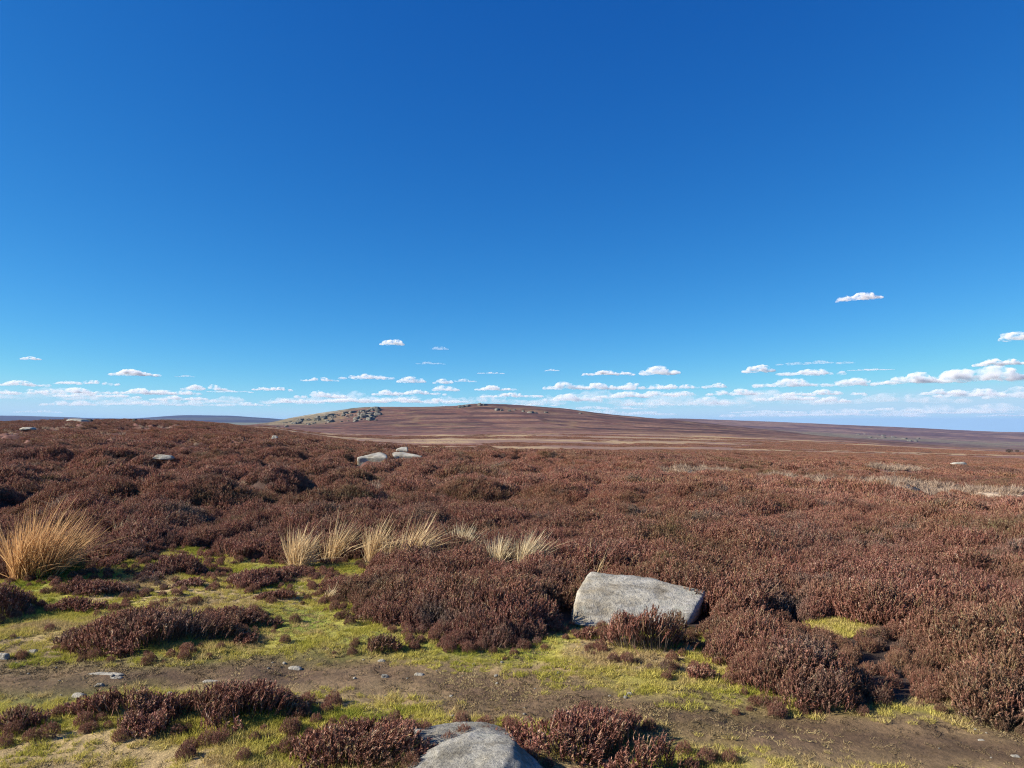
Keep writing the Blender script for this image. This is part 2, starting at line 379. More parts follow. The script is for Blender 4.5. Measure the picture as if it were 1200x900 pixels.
# ------------------------------------------------------------------ ground cover colours
C_PEAT = np.array([0.055, 0.036, 0.026]); C_MOSS = np.array([0.34, 0.30, 0.06]); C_PATH = np.array([0.115, 0.072, 0.041])
C_HEATH = np.array([0.175, 0.082, 0.062]); C_HEATHD = np.array([0.10, 0.048, 0.042]); C_STRAW = np.array([0.34, 0.235, 0.125]); C_TAN = np.array([0.21, 0.125, 0.088])
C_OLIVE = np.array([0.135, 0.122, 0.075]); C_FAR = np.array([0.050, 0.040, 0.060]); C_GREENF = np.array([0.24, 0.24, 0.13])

def lerp(a, b, t): return a + (b - a) * t[..., None]

def ground_col(x, y):
    r = np.hypot(x, y); a = np.arctan2(x, y); px = 600 + F * np.tan(np.clip(a, -1.2, 1.2)); Y = r * np.cos(a)
    c = lerp(np.broadcast_to(C_PEAT, x.shape + (3,)), C_HEATH * 0.75, sstep(14, 36, r))
    # near turf and path
    g = 1 - sstep(-0.08, 0.10, grass_sd(x, y)); g = np.where(r < 16, g, 0)
    g = np.maximum(g, np.where(r < 12, 1 - sstep(0.8, 1.2, moss_patch(x, y)), 0))
    n = fbm(x * 1.1, y * 1.1, 71, 4)
    turf = lerp(np.broadcast_to(C_MOSS, c.shape), np.array([0.36, 0.26, 0.12]), sstep(0.48, 0.62, n))
    turf = lerp(turf, np.array([0.11, 0.16, 0.015]), sstep(0.5, 0.32, n) * 0.7)
    turf = lerp(turf, C_PATH * (0.55 + 0.9 * fbm(x * 5, y * 7, 77, 4))[..., None] + np.array([0.10, 0.075, 0.035]) * sstep(0.5, 0.7, fbm(x * 1.2, y * 2.0, 78, 4))[..., None], path_w(x, y))
    c = lerp(c, turf, g)
    # pale grassy gully across the right
    c = lerp(c, np.array([0.40, 0.31, 0.22]), track_w(x, y) * (r > 14))
    # beyond the planted heather the ground carries the cover's own colour
    far = sstep(140, 230, r)
    hn = fbm(x * 0.02, y * 0.05, 81, 5)
    heath = lerp(np.broadcast_to(C_HEATH, c.shape), C_HEATHD, sstep(0.42, 0.62, hn))
    # straw plain
    st = sstep(200, 260, Y) * (1 - sstep(560, 760, Y)) * sstep(250, 330, px + 40 * (fbm(Y * 0.02, px * 0.01, 3, 2) - 0.5))
    sn = fbm(x * 0.006, y * 0.028, 91, 5, 0.6)
    stw = st * sstep(0.40, 0.56, sn + 0.10 * sstep(420, 260, Y))
    heath = lerp(heath, lerp(np.broadcast_to(C_STRAW, c.shape), C_TAN, sstep(0.40, 0.62, fbm(x * 0.03, y * 0.05, 93, 4))), stw)
    # burnt strips on the hill
    u = x * 0.010 + y * 0.002 + 0.8 * fbm(x * 0.004, y * 0.004, 101, 2); v = y * 0.022 - x * 0.003
    cell = _h(np.floor(u), np.floor(v + 0.5 * (np.floor(u) % 2)), 5)
    edge = np.minimum(np.abs((u % 1) - 0.5), np.abs(((v + 0.5 * (np.floor(u) % 2)) % 1) - 0.5))
    hs_ = sstep(620, 800, Y) * (1 - sstep(2200, 3200, Y))
    edge = np.minimum(0.5 - np.abs((u % 1) - 0.5), (0.5 - np.abs(((v + 0.5 * (np.floor(u) % 2)) % 1) - 0.5)) * 0.8)
    pat = hs_ * (cell > 0.70) * sstep(0.06, 0.12, edge + 0.05 * (fbm(x * .05, y * .05, 103, 2) - .5)) * (0.45 + 1.2 * (cell - .7))
    heath = lerp(heath, C_TAN * 1.45, pat)
    heath = heath * (1 - 0.35 * hs_ * (cell < 0.22) * sstep(0.06, 0.12, edge))[..., None]
    streak = hs_ * sstep(0.50, 0.66, fbm(x * 0.010 + y * 0.002, y * 0.030 - x * 0.004, 111, 5, 0.65))
    heath = lerp(heath, C_TAN, streak * 0.55)
    gl = hs_ * sstep(0.028, 0.0, np.abs(fbm(x * 0.0045, y * 0.0045, 115, 4) - 0.5)) * 0.5
    heath = lerp(heath, C_STRAW * 0.9, gl)
    # pale grassy left flank of the hill
    fl = sstep(300, 318, px) * (1 - sstep(375, 420, px)) * sstep(940, 1150, Y) * (1 - sstep(1600, 1900, Y))
    heath = lerp(heath, lerp(np.broadcast_to(C_OLIVE, c.shape), np.array([0.175, 0.145, 0.095]), sstep(0.4, 0.6, fbm(x * 0.03, y * 0.03, 121, 4))), fl * 0.9)
    cg = sstep(330, 350, px) * (1 - sstep(436, 450, px)) * sstep(1230, 1290, Y) * (1 - sstep(1420, 1500, Y))
    heath = lerp(heath, lerp(np.broadcast_to(np.array([0.15, 0.13, 0.09]), c.shape), np.array([0.25, 0.23, 0.19]), sstep(0.45, 0.6, fbm(x * 0.08, y * 0.08, 161, 3))), cg * sstep(0.35, 0.5, fbm(x * 0.02, y * 0.02, 165, 3)))
    # far valley side on the right
    rv = sstep(1500, 1900, Y) * (1 - sstep(3600, 4200, Y)) * sstep(720, 800, px)
    purple = lerp(np.broadcast_to(np.array([0.15, 0.085, 0.09]), c.shape), np.array([0.27, 0.17, 0.14]), sstep(0.44, 0.60, fbm(x * 0.004, y * 0.012, 131, 5, 0.65)))
    vf = (1 - sstep(2150, 2700, Y)) * sstep(0.36, 0.52, fbm(x * 0.006, y * 0.012, 141, 4))
    purple = lerp(purple, np.array([0.23, 0.20, 0.135]), vf * 0.8)
    heath = lerp(heath, purple * (0.6 + 0.8 * fbm(x * 0.02, y * 0.03, 171, 4))[..., None], rv)
    # far blue hills on the left
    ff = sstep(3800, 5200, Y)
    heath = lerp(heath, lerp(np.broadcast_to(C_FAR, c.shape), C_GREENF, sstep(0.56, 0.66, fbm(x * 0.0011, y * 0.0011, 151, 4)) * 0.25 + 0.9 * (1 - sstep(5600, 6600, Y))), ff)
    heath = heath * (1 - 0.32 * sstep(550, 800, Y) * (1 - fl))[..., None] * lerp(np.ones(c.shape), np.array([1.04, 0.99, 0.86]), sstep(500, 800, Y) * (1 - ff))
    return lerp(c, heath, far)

# ------------------------------------------------------------------ ground sheets (polar grid round the eye point)
AF = np.radians(np.linspace(-50, 50, 1101))
AB = np.radians(np.linspace(50, 310, 80))[1:-1]
ANG = np.concatenate([AF, AB]); NA = len(ANG)
def ring_sheet(name, rs, material, close_centre=False):
    A, R = np.meshgrid(ANG, rs); X = R * np.sin(A); Y = R * np.cos(A)
    Z = height(X, Y)
    co = np.stack([X, Y, Z], -1).reshape(-1, 3); colr = ground_col(X, Y).reshape(-1, 3)
    nr = len(rs); j, i = np.meshgrid(np.arange(nr - 1), np.arange(NA), indexing='ij')
    i2 = (i + 1) % NA
    q = np.stack([j * NA + i, j * NA + i2, (j + 1) * NA + i2, (j + 1) * NA + i], -1)[..., ::-1].reshape(-1)
    lt = np.full((nr - 1) * NA, 4)
    if close_centre:
        co = np.vstack([co, [0, 0, h1(0.001, 0.001)]]); colr = np.vstack([colr, C_PATH])
        k = len(co) - 1; ii = np.arange(NA)
        q = np.concatenate([q, np.stack([ii, (ii + 1) % NA, np.full(NA, k)], -1)[:, ::-1].reshape(-1)]); lt = np.concatenate([lt, np.full(NA, 3)])
    me = mesh_from(name, co, q, lt, True, {'col': ('FLOAT_COLOR', np.hstack([colr, np.ones((len(colr), 1))]))})
    o = link(name, me, material); tag(o, kind='structure'); return o
ring_sheet('ground', np.concatenate([np.linspace(0.4, 2.5, 30)[:-1], np.exp(np.linspace(math.log(2.5), math.log(620), 640))]), M_GROUND, True)
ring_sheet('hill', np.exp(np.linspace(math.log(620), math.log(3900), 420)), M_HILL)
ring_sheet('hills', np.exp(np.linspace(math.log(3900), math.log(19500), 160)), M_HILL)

# ------------------------------------------------------------------ plant builders (numpy)
class Geo:
    def __init__(s): s.co = []; s.f = []; s.lt = []; s.t = []; s.n = 0
    def add(s, co, f, k, tint):
        s.co.append(co.reshape(-1, 3)); s.f.append((f + s.n).reshape(-1)); s.lt.append(np.full(f.reshape(-1, k).shape[0], k)); s.t.append(tint.reshape(-1)); s.n += len(s.co[-1])
    def mesh(s, name):
        return mesh_from(name, np.concatenate(s.co), np.concatenate(s.f), np.concatenate(s.lt), False, {'tint': ('FLOAT', np.concatenate(s.t))})

def unit(v): return v / (np.linalg.norm(v, axis=-1, keepdims=True) + 1e-9)

def add_spindles(g, base, tip, rad, tint, bend=None, prof=((0, .35), (.4, .95), (.8, .8), (1, .05))):
    n = len(base); ax = tip - base; d = unit(ax)
    ref = np.where(np.abs(d[:, 2:3]) > 0.9, np.array([[1.0, 0, 0]]), np.array([[0, 0, 1.0]]))
    s1 = unit(np.cross(d, ref)); s2 = np.cross(d, s1)
    ph = RNG.random(n) * 6.28
    rings = []
    for t, rr in prof:
        c = base + ax * t
        if bend is not None: c = c + bend * (t * t)
        for k in range(3):
            an = ph + k * 2.094
            rings.append(c + (s1 * np.cos(an)[:, None] + s2 * np.sin(an)[:, None]) * (rad * rr)[:, None])
    V = np.stack(rings, 1); R = len(prof)
    f = []
    for r in range(R - 1):
        for k in range(3):
            f.append([r * 3 + k, r * 3 + (k + 1) % 3, (r + 1) * 3 + (k + 1) % 3, (r + 1) * 3 + k])
    f = np.array(f)[None] + (np.arange(n) * R * 3)[:, None, None]
    g.add(V, f, 4, np.repeat(tint, R * 3))

def add_leaflets(g, base, tip, per, ln, wd, tint):
    n = len(base); ax = tip - base; d = unit(ax)
    t = RNG.uniform(0.25, 1.0, (n, per, 1)); p = base[:, None] + ax[:, None] * t
    rv = RNG.normal(size=(n, per, 3)); out = unit(rv - (rv * d[:, None]).sum(-1, keepdims=True) * d[:, None])
    dr = unit(out * 0.75 + d[:, None] * 0.8)
    sd_ = np.cross(dr, out); sd_ = unit(sd_ + 1e-6)
    L = ln * RNG.uniform(0.6, 1.2, (n, per, 1))
    V = np.stack([p - sd_ * wd, p + sd_ * wd, p + dr * L], 2)
    f = np.arange(n * per * 3).reshape(-1, 3)
    tt = np.clip(np.repeat(tint[:, None], per, 1) + RNG.normal(0, 0.12, (n, per)), 0, 1)
    g.add(V, f, 3, np.repeat(tt.reshape(-1), 3))

LEAN = np.array([0.30, -0.05, 0.0])
def heather_clump(name, n, R, H, rad, leaf=10, ln=0.016, wd=0.003, stems=True):
    """dome of upright shoots round the origin -> two meshes (shoots, wood)"""
    a = RNG.random(n) * 6.283; r = R * np.sqrt(RNG.random(n))
    hh = H * (1 - 0.62 * (r / R) ** 2.2) * RNG.uniform(0.62, 1.12, n)
    L = np.clip(RNG.uniform(0.18, 0.40, n) * H, 0.04, hh * 0.95)
    o = np.stack([np.cos(a), np.sin(a), 0 * a], -1)
    dr = unit(o * (0.55 * r / R)[:, None] + np.array([0, 0, 1.0]) + RNG.normal(0, 0.26, (n, 3)))
    tip = o * r[:, None]; tip[:, 2] = hh; tip[:, :2] += o[:, :2] * 0.03
    base = tip - dr * L[:, None]
    tint = np.clip(RNG.normal(0.42, 0.19, n), 0, 1)
    g = Geo(); add_spindles(g, base, tip, rad * RNG.uniform(0.7, 1.25, n), tint)
    if leaf: add_leaflets(g, base, tip, leaf, ln, wd, tint)
    w = None
    if stems:
        m = max(10, n // 6); k = RNG.integers(0, n, m)
        w = Geo(); b0 = np.stack([RNG.normal(0, R * 0.3, m), RNG.normal(0, R * 0.3, m), np.full(m, -0.03)], -1)
        add_spindles(w, b0, base[k] + (tip - base)[k] * 0.4, np.full(m, rad * 0.55), RNG.random(m), prof=((0, 1), (1, .6)))
    return g, w

def merge(g, w, name):
    me = g.mesh(name); me.materials.append(M_HEATH)
    if w is not None:
        me2 = w.mesh(name + '_w'); bm = bmesh.new(); bm.from_mesh(me); nf = len(bm.faces); bm.from_mesh(me2)
        bm.faces.ensure_lookup_table()
        for f in bm.faces[nf:]: f.material_index = 1
        bm.to_mesh(me); bm.free(); bpy.data.meshes.remove(me2); me.materials.append(M_STEM)
    return me

def protos(cname, meshes):
    c = bpy.data.collections.new(cname)
    for k, me in enumerate(meshes):
        o = bpy.data.objects.new(f'{cname}_{k:02d}', me); c.objects.link(o)
    return c

def scatter(name, pts, rot, scl, coll, npro):
    n = len(pts)
    me = mesh_from(name, pts, [], [], False, {'rot': ('FLOAT_VECTOR', rot), 'scl': ('FLOAT_VECTOR', scl), 'pick': ('INT', RNG.integers(0, npro, n))})
    o = link(name, me); tag(o, kind='stuff')
    ng = bpy.data.node_groups.new(name + '_scatter', 'GeometryNodeTree')
    ng.interface.new_socket('Geometry', in_out='INPUT', socket_type='NodeSocketGeometry')
    ng.interface.new_socket('Geometry', in_out='OUTPUT', socket_type='NodeSocketGeometry')
    nn = ng.nodes; L = ng.links
    gi = nn.new('NodeGroupInput'); go = nn.new('NodeGroupOutput'); ip = nn.new('GeometryNodeInstanceOnPoints')
    ci = nn.new('GeometryNodeCollectionInfo'); ci.inputs['Collection'].default_value = coll
    ci.inputs['Separate Children'].default_value = True; ci.inputs['Reset Children'].default_value = True
    def na(nm, typ):
        a = nn.new('GeometryNodeInputNamedAttribute'); a.data_type = typ; a.inputs['Name'].default_value = nm; return a.outputs[0]
    er = nn.new('FunctionNodeEulerToRotation')
    L.new(gi.outputs[0], ip.inputs['Points']); L.new(ci.outputs[0], ip.inputs['Instance']); ip.inputs['Pick Instance'].default_value = True
    L.new(na('pick', 'INT'), ip.inputs['Instance Index']); L.new(na('rot', 'FLOAT_VECTOR'), er.inputs[0]); L.new(er.outputs[0], ip.inputs['Rotation'])
    L.new(na('scl', 'FLOAT_VECTOR'), ip.inputs['Scale']); L.new(ip.outputs[0], go.inputs[0])
    md = o.modifiers.new('scatter', 'NODES'); md.node_group = ng
    return o

def lean_rot(n, lean_deg=9, jit=7):
    out = np.zeros((n, 3))
    th = RNG.random(n) * 6.283; ty = np.radians(RNG.normal(lean_deg, jit, n)); tx = np.radians(RNG.normal(0, jit, n))
    for i in range(n):
        M = Matrix.Rotation(ty[i], 3, 'Y') @ Matrix.Rotation(tx[i], 3, 'X') @ Matrix.Rotation(th[i], 3, 'Z')
        out[i] = M.to_euler()
    return out

# ------------------------------------------------------------------ rocks
def rock_mesh(name, pts, cuts=4, smooth=3, amp=0.012, freq=6.0, seed=0, extra=0.0):
    bm = bmesh.new()
    for p in pts: bm.verts.new(p)
    r = bmesh.ops.convex_hull(bm, input=bm.verts)
    bmesh.ops.delete(bm, geom=[v for v in bm.verts if not v.link_faces], context='VERTS')
    bmesh.ops.triangulate(bm, faces=bm.faces)
    ref = max((Vector(a) - Vector(b_)).length for a in pts for b_ in pts) / (2.2 ** cuts)
    for _ in range(cuts + 3):
        long = [e for e in bm.edges if e.calc_length() > ref * 1.4]
        if not long: break
        bmesh.ops.subdivide_edges(bm, edges=long, cuts=1); bmesh.ops.triangulate(bm, faces=bm.faces)
    for _ in range(smooth): bmesh.ops.smooth_vert(bm, verts=bm.verts, factor=0.5, use_axis_x=True, use_axis_y=True, use_axis_z=True)
    bm.normal_update()
    off = Vector((seed * 3.7, seed * 1.3, seed * 7.1))
    mv = []
    for v in bm.verts:
        p = v.co * freq + off
        d = mnoise.fractal(p, 0.9, 2.1, 5) * amp + mnoise.noise(v.co * freq * 0.33 + off) * amp * 1.6
        lay = mnoise.noise(Vector((p.x * .25, p.y * .25, p.z * 2.2))) * amp * extra
        mv.append(v.normal * (d + lay))
    for v, m in zip(bm.verts, mv): v.co += m
    me = bpy.data.meshes.new(name); bm.to_mesh(me); bm.free()
    me.polygons.foreach_set('use_smooth', np.ones(len(me.polygons), bool))
    return me

def block_pts(w, d, h, rnd, jit=0.22, tilt=(0, 0), top=0.75):
    pts = []
    for sx in (-1, 1):
        for sy in (-1, 1):
            for z, s in ((-0.25 * h, 1.0), (0.35 * h, 1.02), (h, top)):
                pts.append((sx * w / 2 * s * rnd.uniform(1 - jit, 1 + jit * .4), sy * d / 2 * s * rnd.uniform(1 - jit, 1 + jit * .4),
                            z * rnd.uniform(1 - jit * .6, 1 + jit * .3) + (tilt[0] * sx + tilt[1] * sy) * h))
    for _ in range(3):
        pts.append((rnd.uniform(-.4, .4) * w, rnd.uniform(-.4, .4) * d, h * rnd.uniform(.8, 1.08)))
    return pts

def place_rock(name, me, loc, m, rz=0):
    o = link(name, me, m); o.location = loc; o.rotation_euler = (0, 0, rz); return o

FOOT = []          # (x, y, rx, ry) footprints that keep heather away
# the big slab in the middle right: its lit face leans towards the path
def pxp(px, py, Y):     # point seen at a pixel, at forward depth Y, used to lay out the slab's corners in metres
    d = ray(px, py); t = Y / d[1]; return Vector((d[0] * t, Y, CZ + d[2] * t))
cn = [pxp(671, 731, 6.05), pxp(700, 737, 6.02), pxp(735, 742, 5.98), pxp(800, 747, 6.0), pxp(815, 716, 6.15), pxp(829, 692, 6.42), pxp(806, 686, 6.60), pxp(775, 680, 6.68), pxp(740, 676, 6.76), pxp(690, 670, 6.78), pxp(678, 692, 6.42),
      pxp(672, 708, 6.22), pxp(745, 700, 6.36)]
cen = Vector((sum(p.x for p in cn) / len(cn), sum(p.y for p in cn) / len(cn), 0))
pts = [p - cen for p in cn] + [Vector((p.x * 1.02, p.y * 1.05, -0.15)) - Vector((cen.x, cen.y, 0)) for p in cn]
slab = place_rock('boulder', rock_mesh('boulder', pts, 5, 3, 0.014, 5.0, 3, 1.6), cen, M_ROCK)
tag(slab, 'broad pale flat topped gritstone slab bedded in heather beside the grassy path', 'boulder')
FOOT.append((cen.x, cen.y, 0.56, 0.38)); _g = flat(822, 728); FOOT.append((_g[0], _g[1], 0.10, 0.22)); _f = flat(655, 722); FOOT.append((_f[0], _f[1], 0.16, 0.2))
# the near boulder at the bottom edge: front block with a dark broken right side, and the ledge behind it
cn = [pxp(462, 905, 3.44), pxp(496, 880, 3.58), pxp(545, 862, 3.62), pxp(582, 861, 3.60), pxp(600, 872, 3.48), pxp(588, 905, 3.14), pxp(582, 945, 2.86), pxp(618, 880, 3.62), pxp(644, 905, 3.46), pxp(470, 945, 3.10), pxp(655, 945, 3.12), pxp(560, 859, 3.70)]
cen = Vector((sum(p.x for p in cn) / len(cn), sum(p.y for p in cn) / len(cn), 0))
pts = [p - cen for p in cn] + [Vector((p.x, p.y, -0.2)) - cen for p in cn] + [Vector((-0.1, -0.55, -0.1)), Vector((0.2, -0.5, -0.1))]
nb = place_rock('boulder', rock_mesh('boulder', pts, 5, 0, 0.012, 7.0, 8, 2.0), cen, M_ROCKD)
tag(nb, 'grey speckled boulder with dark broken right side between two heather bushes', 'boulder', 'two boulders by the path')
FOOT.append((cen.x, cen.y, 0.42, 0.42))
cn = [pxp(482, 852, 3.86), pxp(520, 845, 3.98), pxp(562, 846, 3.98), pxp(596, 855, 3.90), pxp(612, 868, 3.76), pxp(560, 868, 3.66), pxp(500, 872, 3.68)]
cen = Vector((sum(p.x for p in cn) / len(cn), sum(p.y for p in cn) / len(cn), 0))
pts = [p - cen for p in cn] + [Vector((p.x, p.y, -0.2)) - cen for p in cn]
lb = place_rock('boulder', rock_mesh('boulder', pts, 5, 3, 0.010, 7.0, 12, 0.8), cen, M_ROCKD)
tag(lb, 'low flat rock ledge directly behind the speckled boulder, edging the path', 'rock ledge')
FOOT.append((cen.x, cen.y, 0.36, 0.22))

def rock_at(px, py, wpx, hpx, label, m=M_ROCK, cat='boulder', group=None, name='boulder', seed=0, deep=0.8, cuts=3, top=0.75, foot=True, sink=0.0, rz=0.0, tilt=(0, 0), extra=0.6, smooth=2, lift=0.0):
    p = at(px, py, lift); k = p.y / F; w = wpx * k; h = hpx * k
    rnd = random.Random(seed * 91 + 5)
    me = rock_mesh(name, block_pts(w, w * deep, h, rnd, 0.22, tilt, top), cuts, smooth, min(w, h) * 0.09, (5.5 if smooth == 0 else 4.8) / max(w, 1e-3), seed, extra)
    p.z -= sink * h
    o = place_rock(name, me, p, m, rz); tag(o, label, cat, group)
    if foot: FOOT.append((p.x, p.y, w * 0.5, w * deep * 0.5))
    return o

# rocks standing out of the middle-distance heather
def outcrop(base, front, back, label, m=M_ROCK, dy=1.4, seed=1, amp=0.03):
    """front/back: outline pixels of the rock's near foot and of its crest, laid out in metres round the foot"""
    p = at(*base, 0.30); q = [pxp(x, y, p.y) for x, y in front] + [pxp(x, y, p.y + dy * 0.6) for x, y in back]
    q += [pxp(x, y + 2, p.y + dy) for x, y in back]
    q = [v - Vector((0, 0, 0.10)) for v in q]; cen = sum(q, Vector()) / len(q); low = min(v.z for v in q)
    q += [Vector((v.x, v.y, low - 0.5)) for v in q]
    o = place_rock('boulder', rock_mesh('boulder', [v - cen for v in q], 4, 1, amp, 2.0, seed, 1.0), cen, m); tag(o, label, 'boulder')
    FOOT.append((cen.x, p.y + 0.3, abs(front[0][0] - front[-1][0]) * p.y / F * 0.40, 0.9)); return o
outcrop((438, 533), [(418, 533), (432, 534), (447, 534), (454, 533)], [(428, 531), (445, 526.5), (453, 530)], 'pale sloping rock, left one of the pair out in the heather', seed=1)
outcrop((478, 533), [(460, 531), (472, 534), (486, 534), (495, 532)], [(458, 529), (473, 526.5), (490, 530)], 'pale smooth rock, right one of the pair with a block behind it', seed=2)
outcrop((471, 526), [(464, 525), (478, 525)], [(465, 523.5), (470, 522), (477, 521.5)], 'small square block perched behind the pair of pale rocks', seed=3, dy=0.9)
rock_at(193, 536.5, 24, 4, 'single white rock in the dark hummocky heather on the left', seed=4, tilt=(-.15, 0), deep=.4, cuts=4, lift=0.3, sink=0.35)
rock_at(1123, 545, 17, 3.2, 'lone pale slab in heather beyond the grassy gully on the right', seed=5, tilt=(.2, 0), deep=.5, lift=0.25)
rock_at(322, 515, 8, 4, 'tiny pale rock in heather below the hill\'s left flank', seed=6, lift=0.25)

# ------------------------------------------------------------------ grass tussocks
def blades(n, R, H, wd, lean, spread, prof=None):
    """a tuft of long curved blades"""
    g = Geo(); a = RNG.random(n) * 6.283; r = R * np.sqrt(RNG.random(n))
    cl = RNG.integers(0, 9, n); ca = RNG.random(9) * 6.283; cr_ = R * np.sqrt(RNG.random(9)) * 0.9
    b0 = np.stack([np.cos(ca[cl]) * cr_[cl] + np.cos(a) * r * 0.35, (np.sin(ca[cl]) * cr_[cl] + np.sin(a) * r * 0.35) * 0.8, np.full(n, -0.02)], -1)
    o = np.stack([b0[:, 0], b0[:, 1], 0 * a], -1) / R + np.stack([np.cos(a), np.sin(a), 0 * a], -1) * (0.3 * r / R)[:, None]
    d = unit(o * spread + np.array([lean, 0, 1.0]) + RNG.normal(0, 0.20, (n, 3)))
    L = H * np.clip(RNG.normal(0.68, 0.17, n), 0.25, 1.1) * RNG.uniform(0.72, 1.12, 9)[cl]
    droop = unit(o * 0.5 + np.array([1.0, 0, 0]) + RNG.normal(0, .4, (n, 3))) * np.array([1, 1, 0.0]) - np.array([0, 0, 0.45])
    dk = (L * np.where(RNG.random(n) < 0.15, RNG.uniform(0.5, 0.9, n), RNG.uniform(0.02, 0.30, n)))[:, None] * droop
    s = unit(np.cross(d, RNG.normal(size=(n, 3))))
    V = []
    for t, w in ((0, 1.0), (0.33, 0.95), (0.66, 0.75), (0.9, 0.4)):
        c = b0 + d * (L * t)[:, None] + dk * (t ** 2.2)
        V += [c - s * wd * w, c + s * wd * w]
    V.append(b0 + d * L[:, None] + dk)
    V = np.stack(V, 1); tint = np.repeat(np.clip(RNG.normal(.5, .25, n), 0, 1), 9)
    q = np.array([[0, 1, 3, 2], [2, 3, 5, 4], [4, 5, 7, 6]])[None] + (np.arange(n) * 9)[:, None, None]
    g.co.append(V.reshape(-1, 3)); g.f.append(q.reshape(-1)); g.lt.append(np.full(n * 3, 4)); g.t.append(tint); 
    tr = np.array([[6, 7, 8]])[None] + (np.arange(n) * 9)[:, None, None]
    g.f.append(tr.reshape(-1)); g.lt.append(np.full(n, 3)); g.n += n * 9
    return g

M_GREENB = straw_mat('green_blades', (0.05, 0.085, 0.015), (0.16, 0.20, 0.05))
def tussock(px, py, wpx, hpx, label, m, n, lean=0.28, group='dry grass tussocks at the heather edge', green=0):
    p = at(px, py); k = p.y / F
    R = wpx * k * (0.30 if wpx > 90 else 0.19); H = hpx * k * 1.22
    FOOT.append((p.x, p.y - 0.08, R + 0.06, R + 0.10))
    e = bpy.data.objects.new('grass_tussock', None); COL.objects.link(e); e.location = p; tag(e, label, 'tussock', group)
    g = blades(n, R, H, 0.0032, lean * 0.75, 0.20); me = g.mesh('blades'); link('dry_blades', me, m, e)
    u = blades(max(40, n // 4), R * 1.1, H * 0.36, 0.0035, 0.1, 0.6)
    link('short_base_blades', u.mesh('base_blades'), M_GREENB if green else M_PALE, e)
    return e
tussock(50, 676, 100, 76, 'largest tussock, golden brown rushy grass at the far left', M_GOLD, 1500, 0.30, green=1)
tussock(352, 664, 62, 48, 'wide straw tussock on the moss, left of the taller clump touching it', M_STRAW, 420, 0.16)
tussock(388, 660, 48, 56, 'tall straw clump joined to the right side of the wide tussock', M_STRAW, 340, 0.22)
tussock(436, 660, 30, 54, 'slender straw tussock, middle one of the three tall clumps', M_STRAW, 260, 0.16)
tussock(455, 662, 26, 40, 'short thin straw tuft between two tall straw clumps', M_STRAW, 130, 0.2)
tussock(474, 664, 34, 58, 'straw tussock leaning hard right, last of the tall clumps', M_STRAW, 280, 0.48)
tussock(541, 652, 34, 40, 'small upright bleached tussock among heather beyond the grass strip', M_PALE, 420, 0.06)
tussock(586, 668, 46, 42, 'low bleached tuft beside the fanned pale tussock', M_PALE, 380, 0.1)
tussock(610, 670, 36, 52, 'pale fanned tussock leaning right, standing in heather', M_PALE, 420, 0.42)
tussock(698, 680, 18, 46, 'few tall thin straw stalks behind the flat slab', M_STRAW, 26, 0.15)
tussock(138, 634, 34, 30, 'small bleached tuft in heather behind the golden tussock', M_PALE, 150, 0.3)
tussock(384, 702, 16, 18, 'little pale grass tuft in low heather by the moss', M_PALE, 60, 0.2)
tussock(283, 638, 26, 12, 'low bleached wisp of grass on a heather hummock', M_PALE, 90, 0.2)
tussock(672, 700, 26, 26, 'yellowish grass tuft against the left end of the slab', M_GOLD, 170, 0.1)

SEGS = (([(52, 503), (68, 500), (82, 497.5)], 60, 1.9), ([(2, 509), (22, 504.5)], 24, 1.5), ([(165, 499.5), (198, 499.5)], 40, 1.6), ([(98, 507.5), (132, 506)], 30, 1.4),
                       ([(1020, 546), (1040, 545)], 90, 1.6), ([(1040, 549), (1065, 545)], 260, 1.9), ([(1072, 549), (1090, 548)], 60, 1.5), ([(610, 527), (660, 528)], 60, 1.5), ([(700, 527), (800, 528)], 90, 1.4), ([(465, 515), (530, 517)], 50, 1.6))
for seg, _d, _h_ in SEGS:
    for (ax, ay), (bx, by) in zip(seg[:-1], seg[1:]):
        for t in np.linspace(0, 1, 7):
            p = at(ax + (bx - ax) * t, ay + (by - ay) * t, 0.25); FOOT.append((p.x, p.y - 0.6, 0.012 * p.y + 0.3, 0.02 * p.y + 0.8))
# ------------------------------------------------------------------ heather as ground cover
for p in PATCH: FOOT.append((p.x, p.y, 0.5, 1.6))
def heath_ok(x, y):
    ok = grass_sd(x, y) > 0.02
    ok |= np.hypot(x, y) > 16
    for fx, fy, rx, ry in FOOT: ok &= ((x - fx) / (rx + 0.10)) ** 2 + ((y - fy) / (ry + 0.10)) ** 2 > 1
    ok &= moss_patch(x, y) > 1.05
    ok &= RNG.random(x.shape) > track_w(x, y) * 1.05
    return ok

def wedge(r0, r1, sp, half=46):
    """jittered grid of points inside the wedge the camera (or one a step aside) can see"""
    R = r1; xs = np.arange(-R, R, sp); ys = np.arange(-2, R, sp)
    X, Y = np.meshgrid(xs, ys); X = X.ravel() + RNG.uniform(-.5, .5, X.size) * sp; Y = Y.ravel() + RNG.uniform(-.5, .5, Y.size) * sp
    r = np.hypot(X, Y); k = (r >= r0) & (r < r1) & (np.abs(np.arctan2(X, Y + 1.5)) < math.radians(half))
    return X[k], Y[k]

def mound(x, y):
    """0..1: how tall the heather grows here"""
    x = x + (fbm(x * 1.1, y * 1.1, 211, 3) - .5) * 0.9; y = y + (fbm(x * 1.1, y * 1.1, 213, 3) - .5) * 0.9
    w = sstep(10, 35, np.hypot(x, y)) * 0.75
    m = domes(x, y, 1.15, 31) * (1 - w) + domes(x, y, 3.1, 33) * w
    return np.clip(0.70 * m + 0.45 * sstep(0.3, 0.7, fbm(x * 0.4, y * 0.4, 207, 3)) - 0.06, 0, 1)

